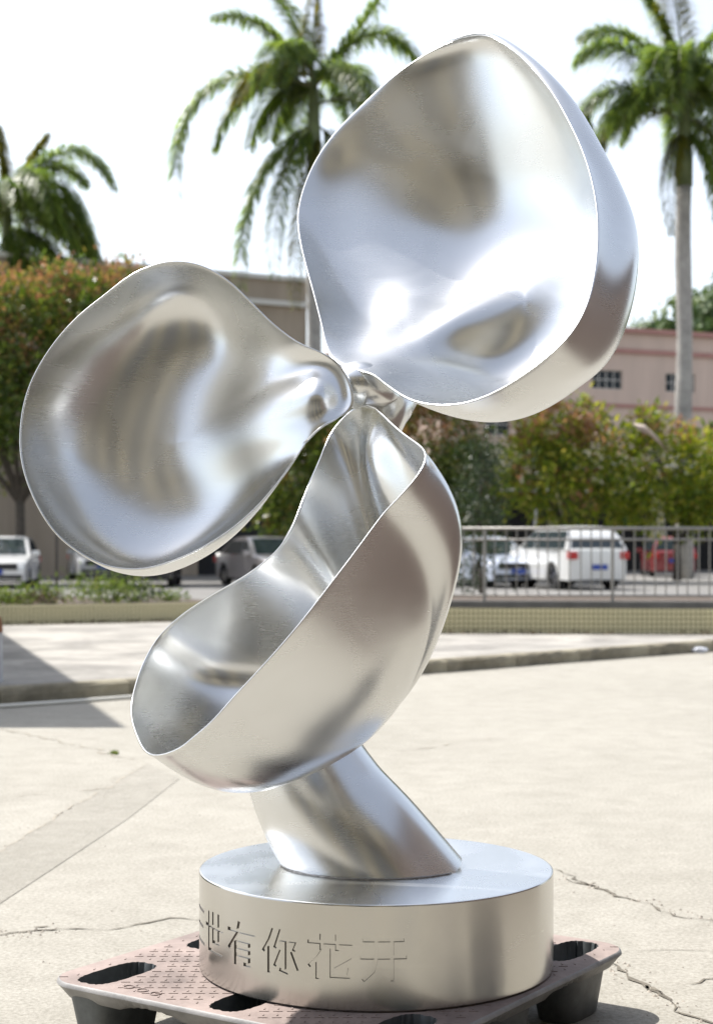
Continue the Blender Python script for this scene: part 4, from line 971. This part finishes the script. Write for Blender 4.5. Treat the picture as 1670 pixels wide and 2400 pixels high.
# ------------------------------------------------------------------ cars
M['tyre'] = plain('tyre_rubber', (0.018, 0.018, 0.018), 0.85)
M['rim'] = plain('alloy_rim', (0.55, 0.55, 0.56), 0.3, metal=1.0)
M['plate'] = plain('blue_number_plate', (0.02, 0.06, 0.32), 0.4)
M['lamp'] = plain('headlamp_glass', (0.75, 0.78, 0.8), 0.1, metal=0.6)
M['tail'] = plain('tail_lamp_red', (0.45, 0.02, 0.02), 0.15)
M['trim'] = plain('black_trim', (0.02, 0.02, 0.02), 0.5)
M['cglass'] = plain('car_glass', (0.03, 0.04, 0.045), 0.04, spec=0.8)
def arch(cx, r, z0, n=8): return [(cx + r * math.cos(math.pi * k / n), z0 + r * math.sin(math.pi * k / n)) for k in range(n, -1, -1)] [::1]
def car(name, label, pos, heading, kind, col, group='cars parked behind the planters', front_black=False):
    """x forward, built as body shell, cabin, glass, wheels, lamps"""
    L, Wd, H, zb, belt = {'sedan': (4.6, 1.80, 1.46, .22, .90), 'suv': (4.65, 1.86, 1.72, .26, 1.06), 'hatch': (4.1, 1.72, 1.5, .22, .92)}[kind]
    root = empty(name, (pos[0], pos[1], 0), math.atan2(heading[1], heading[0])); tag(root, label, 'car', group)
    paint = plain('car_paint_' + kind, col, 0.28, metal=0.15, coat=1.0)
    wb, wr = L * .585, {'sedan': .315, 'suv': .36, 'hatch': .305}[kind]; xf, xr = wb/2 + .03, -wb/2 + .03
    h2 = L / 2
    if kind == 'sedan':
        low = [(-h2, .5), (-h2 + .03, belt - .02), (-h2 + .12, belt + .06), (-1.5, belt + .07), (.85, belt + .02), (1.7, belt - .06), (h2 - .18, belt - .20), (h2 - .03, .62), (h2, .45)]
        cab = [(-1.75, belt + .05), (-1.15, H - .10), (-.75, H - .01), (-.1, H), (.3, H - .05), (1.08, belt + .0)]
    elif kind == 'suv':
        low = [(-h2, .55), (-h2 + .02, belt), (-h2 + .10, belt + .04), (-1.5, belt + .05), (.95, belt + .02), (1.75, belt - .04), (h2 - .16, belt - .16), (h2 - .03, .75), (h2, .5)]
        cab = [(-h2 + .10, belt + .02), (-h2 + .30, belt + .34), (-h2 + .62, H - .07), (-h2 + 1.0, H), (-.2, H), (.3, H - .06), (1.2, belt + .0)]
    else:
        low = [(-h2, .5), (-h2 + .02, belt), (-h2 + .10, belt + .05), (-1.3, belt + .05), (.8, belt + .02), (1.5, belt - .06), (h2 - .16, belt - .18), (h2 - .03, .62), (h2, .45)]
        cab = [(-h2 + .08, belt + .02), (-h2 + .45, H - .08), (-h2 + .8, H), (-.2, H), (.25, H - .05), (1.0, belt + .0)]
    ar = wr + .06
    bottom = [(h2 - .05, zb)] + [(xf + ar * math.cos(math.pi * k / 10), zb + .02 + (ar + wr - zb - .02) * math.sin(math.pi * k / 10)) for k in range(11)] + [(xr + ar * math.cos(math.pi * k / 10), zb + .02 + (ar + wr - zb - .02) * math.sin(math.pi * k / 10)) for k in range(11)] + [(-h2 + .05, zb)]
    prof = low + bottom; n = len(prof)
    def loft(prof, slices, name_, mat, ang=38, taper_front=0.0):
        V = []
        for (y, sx, dz) in slices:
            for (x, z) in prof: V.append((x * sx, y * (1 - taper_front * max(0, abs(x) / h2 - .7)), z + dz))
        n = len(prof); m = len(slices)
        Fc = [(i*n+k, i*n+(k+1) % n, (i+1)*n+(k+1) % n, (i+1)*n+k) for i in range(m-1) for k in range(n)] + [tuple(range(n)), tuple((m-1)*n+k for k in range(n))[::-1]]
        me = mesh_of(name_, V, Fc); bm = bmesh.new(); bm.from_mesh(me); bmesh.ops.recalc_face_normals(bm, faces=bm.faces); bm.to_mesh(me); bm.free()
        me.polygons.foreach_set('use_smooth', [True] * len(me.polygons)); me.set_sharp_from_angle(angle=math.radians(ang))
        return link(name_, me, mat, root)
    w = Wd / 2
    loft(prof, [(-w, .955, -.0), (-w + .015, .975, 0), (-w + .09, .992, .012), (-w * .5, 1.0, .02), (0, 1.012, .025), (w * .5, 1.0, .02), (w - .09, .992, .012), (w - .015, .975, 0), (w, .955, 0)], 'body', paint, taper_front=.35)
    # cabin: painted shell, tapering towards the roof
    def cabw(z): return (w - .05) - (z - belt) * .30
    V = []; nC = len(cab)
    ys = [-1, -.86, -.5, 0, .5, .86, 1]
    for s_ in ys:
        for (x, z) in cab: V.append((x, s_ * cabw(z), z + (0.02 * (1 - s_*s_) if z > belt + .2 else 0) - (.03 if abs(s_) == 1 and z > H - .12 else 0)))
    Fc = [(i*nC+k, i*nC+(k+1) % nC, (i+1)*nC+(k+1) % nC, (i+1)*nC+k) for i in range(len(ys)-1) for k in range(nC)] + [tuple(range(nC)), tuple((len(ys)-1)*nC+k for k in range(nC))[::-1]]
    me = mesh_of('cabin', V, Fc); bm = bmesh.new(); bm.from_mesh(me); bmesh.ops.recalc_face_normals(bm, faces=bm.faces); bm.to_mesh(me); bm.free()
    me.polygons.foreach_set('use_smooth', [True] * len(me.polygons)); me.set_sharp_from_angle(angle=math.radians(42)); link('cabin', me, paint, root)
    # glass just proud of the shell
    def quad(name_, pts, mat, th=.012):
        c = sum((Vector(p) for p in pts), Vector()) / len(pts); nr = (Vector(pts[1]) - Vector(pts[0])).cross(Vector(pts[2]) - Vector(pts[0])).normalized()
        cc = Vector((0, 0, belt)); nr = nr if nr.dot(c - cc) > 0 else -nr
        k = len(pts); V = [Vector(p) + nr * th for p in pts] + [Vector(p) - nr * th for p in pts]
        Fc = [tuple(range(k)), tuple(range(k, 2*k))[::-1]] + [(i, i + k, (i+1) % k + k, (i+1) % k) for i in range(k)]
        return link(name_, mesh_of(name_, V, Fc), mat, root)
    (x5, z5), (x4, z4) = cab[-1], cab[-2]; lerp = lambda a, b, t: a + (b - a) * t
    def slab(xa, za, xb, zb_, t0, t1, nm):
        p = []
        for t, sg in ((t0, -1), (t0, 1), (t1, 1), (t1, -1)):
            x, z = lerp(xa, xb, t), lerp(za, zb_, t); p.append((x, sg * (cabw(z) - .10), z + .008))
        quad(nm, p, M['cglass'])
    slab(x5, z5, x4, z4, .08, .95, 'windscreen'); slab(cab[0][0], cab[0][1], cab[1][0], cab[1][1], .12, .92, 'rear_window')
    for sg in (-1, 1):
        zt, zbm = H - .13, belt + .06
        def edge(xa, za, xb, zb_, z): return lerp(xa, xb, (z - za) / (zb_ - za))
        fb, ft = edge(x5, z5, x4, z4, zbm) - .16, edge(x5, z5, x4, z4, zt) - .10
        rb, rt = edge(*cab[0], *cab[1], zbm) + .22, edge(*cab[0], *cab[1], min(zt, cab[1][1])) + .14
        mid = .02
        for (a0, a1, c1, c0) in ((fb, ft, mid + .05, mid + .05), (mid - .03, mid - .03, rt, rb)):
            quad('side_window', [(a0, sg * (cabw(zbm) + .004), zbm), (a1, sg * (cabw(zt) + .004), zt), (c1, sg * (cabw(zt) + .004), zt), (c0, sg * (cabw(zbm) + .004), zbm)], M['cglass'])
        MB().box(0, .10, -.11, .11, -.07, .08, Matrix.Translation((fb + .02, sg * (w + .09), belt + .07))).build('mirror', paint, root, bevel=.03)
        hl = MB().box(-.20, .05, -.20, .20, -.07, .07, Matrix.Translation((h2 - .16, sg * (w - .30), belt - .26))).build('headlight', M['lamp'], root, bevel=.03)
        MB().box(-.04, .14, -.13, .13, -.11, .09, Matrix.Translation((-h2 + .02, sg * (w - .17), belt - .12))).build('tail_light', M['tail'], root, bevel=.03)
        MB().box(-.10, .10, -.01, .015 , -.012, .012, Matrix.Translation((-.25, sg * (w + .0), belt - .10))).build('door_handle', paint, root)
    for x in (xf, xr):
        for sg in (-1, 1):
            wh = empty('wheel', (x, sg * (w - .12), wr), 0, root); tyre = MB(); n = 28; pr = [(wr * .66, -.10), (wr * .96, -.105), (wr, -.07), (wr, .07), (wr * .96, .105), (wr * .66, .10)]
            V = [(r * math.cos(2*math.pi*k/n), y, r * math.sin(2*math.pi*k/n)) for r, y in pr for k in range(n)]
            Fc = [(i*n+k, i*n+(k+1) % n, (i+1)*n+(k+1) % n, (i+1)*n+k) for i in range(len(pr)-1) for k in range(n)]
            link('tyre', mesh_of('tyre', V, Fc, angle=50), M['tyre'], wh)
            rm = MB(); rm.tube([(0, -.085 , 0), (0, .085, 0)], wr * .12, 10); rm.tube([(0, -.03, 0), (0, .03, 0)], wr * .64, 24)
            for k in range(5):
                a = 2*math.pi*k/5; rm.box(0, wr * .66, -.085, .085, -.035, .035, Matrix.Rotation(a, 4, 'Y'))
            rm.build('rim', M['rim'], wh)
    MB().box(-.03, .015, -.62, .62, -.09, .09, Matrix.Translation((h2 - .005, 0, .62))).build('grille', M['trim'], root, bevel=.02)
    MB().box(-.03, .02, -.75, .75, -.05, .06, Matrix.Translation((h2 - .02, 0, .33))).build('bumper_intake', M['trim'], root, bevel=.02)
    MB().box(-.02, .03, -.22, .22, -.07, .07, Matrix.Translation((h2 + .02, 0, .47))).build('number_plate', M['plate'], root)
    MB().box(-.03, .02, -.22, .22, -.07, .07, Matrix.Translation((-h2 - .02, 0, .62))).build('number_plate', M['plate'], root)
    MB().box(-h2 + .3, h2 - .3, -w + .12, w - .12, zb - .03, zb + .25).build('underbody', M['trim'], root)
    return root
def place(px, Y): return ((px - CX) * Y / F, Y)
car('parked_car', 'white car facing the camera at the left edge', place(10, 47.2), (.10, -.99), 'sedan', (.70, .70, .69))
car('parked_car', 'dark car mostly hidden behind the bottom of the left petal', place(345, 48.4), (.05, -1), 'suv', (.018, .018, .02))
car('parked_car', 'shaded silver car behind the thin pole', place(228, 57), (.25, -.97), 'sedan', (.42, .43, .45))
car('parked_car', 'grey-brown sedan between the left and lower petals', place(625, 48.6), (.42, -.91), 'sedan', (.38, .345, .325))
car('parked_car', 'pale silver-blue sedan facing the railing beside the lower petal', place(1135, 48.0), (.34, -.94), 'sedan', (.55, .60, .70))
car('parked_car', 'white car with red tail lights seen from behind through the railing', place(1318, 46.0), (-.30, .95), 'suv', (.70, .70, .68))
car('parked_car', 'red car behind the railing beside the palm trunk', place(1562, 63), (.05, .99), 'hatch', (.26, .03, .035))

# ------------------------------------------------------------------ small things on the ground
def grit():
    mb = MB(); rg = random.Random(5)
    def stone(x, y, z, r):
        V = [(x + r * rg.uniform(.6, 1.2) * math.cos(a) , y + r * rg.uniform(.6, 1.2) * math.sin(a), z) for a in (0, 1.26, 2.5, 3.8, 5.0)] + [(x + rg.uniform(-.3, .3) * r, y + rg.uniform(-.3, .3) * r, z + r * rg.uniform(.4, .9))]
        mb.add(V, [(0, 1, 5), (1, 2, 5), (2, 3, 5), (3, 4, 5), (4, 0, 5)])
    for _ in range(900):
        Y = rg.uniform(4.2, 12.5); X = rg.uniform(-.24, .24) * Y; stone(X, Y, .0, rg.uniform(.0015, .005))
    for _ in range(260):                                           # rubble along the two long cracks
        t = rg.random(); a, b_ = rg.choice([(gp(-20, 2192), gp(130, 2180)), (gp(1300, 2050), gp(1670, 2160)), (gp(1410, 2245), gp(1670, 2415)), (gp(0, 2000), gp(345, 1790))])
        p = a.lerp(b_, t); stone(p.x + rg.gauss(0, .03), p.y + rg.gauss(0, .03), 0, rg.uniform(.002, .009))
    for _ in range(500):                                           # swept against the kerb
        i = rg.randrange(len(K) - 1); p = K[i].lerp(K[i+1], rg.random()); stone(p.x + abs(rg.gauss(0, .06)), p.y - abs(rg.gauss(0, .09)) - .01, 0, rg.uniform(.003, .012))
    o = mb.build('grit', plain('grit_stone', (0.30, 0.27, 0.23), .9, var=.5, scale=40)); tag(o, 'loose grit and crumbs of concrete on the yard', 'grit', kind='stuff')
grit()
def litter_leaves():
    rng = np.random.default_rng(77); n = 420; t = rng.random(n); side = rng.random(n) < .6
    A_ = np.where(side[:, None], np.array(PLA), np.array(PRA)); B_ = np.where(side[:, None], np.array(PLB), np.array(PRB))
    C = A_ + (B_ - A_) * t[:, None]; C[:, 1] -= np.abs(rng.normal(0, .12, n)) + .02; C[:, 2] = WZ + .012
    V, idx = leaf_quads(C, np.zeros((n, 3)), .075, rng); V[:, 2] = np.clip(V[:, 2], WZ + .006, WZ + .05)
    me = bpy.data.meshes.new('fallen_leaves'); me.from_pydata(V.tolist(), [], idx.tolist()); o = link('fallen_leaves', me, M['dry']); tag(o, 'dry fallen leaves along the foot of the planters', 'leaves', kind='stuff')
litter_leaves()
def tuft(px, py, h, n, label, seed):
    c = gp(px, py); rg = random.Random(seed); mb = MB()
    for _ in range(n):
        a = rg.uniform(0, 6.28); l = h * rg.uniform(.5, 1.1); x, y = rg.gauss(0, h * .4), rg.gauss(0, h * .3); w = .0035
        e = (x + math.cos(a) * l * .5, y + math.sin(a) * l * .5, l)
        mb.add([(x - w, y, 0), (x + w, y, 0), e], [(0, 1, 2)])
    o = mb.build('grass_tuft', M['weed'], loc=c); tag(o, label, 'grass')
tuft(268, 1768, .028, 60, 'small grass tuft in the left joint below the shadow', 1)
# crumpled litter at the foot of the kerb, far right
lc = gp(1632, 1529); bm = bmesh.new(); bmesh.ops.create_icosphere(bm, subdivisions=2, radius=.075)
rg = random.Random(9)
for v in bm.verts: v.co *= rg.uniform(.6, 1.15); v.co.z = max(-.035, v.co.z * .55); v.co.x *= 1.5
me = bpy.data.meshes.new('litter'); bm.to_mesh(me); bm.free()
o = link('crumpled_wrapper', me, plain('wrapper', (.62, .64, .70), .4, var=.3, scale=20), loc=(lc.x, lc.y - .12, .036)); tag(o, 'crumpled pale wrapper lying against the kerb at far right', 'litter')
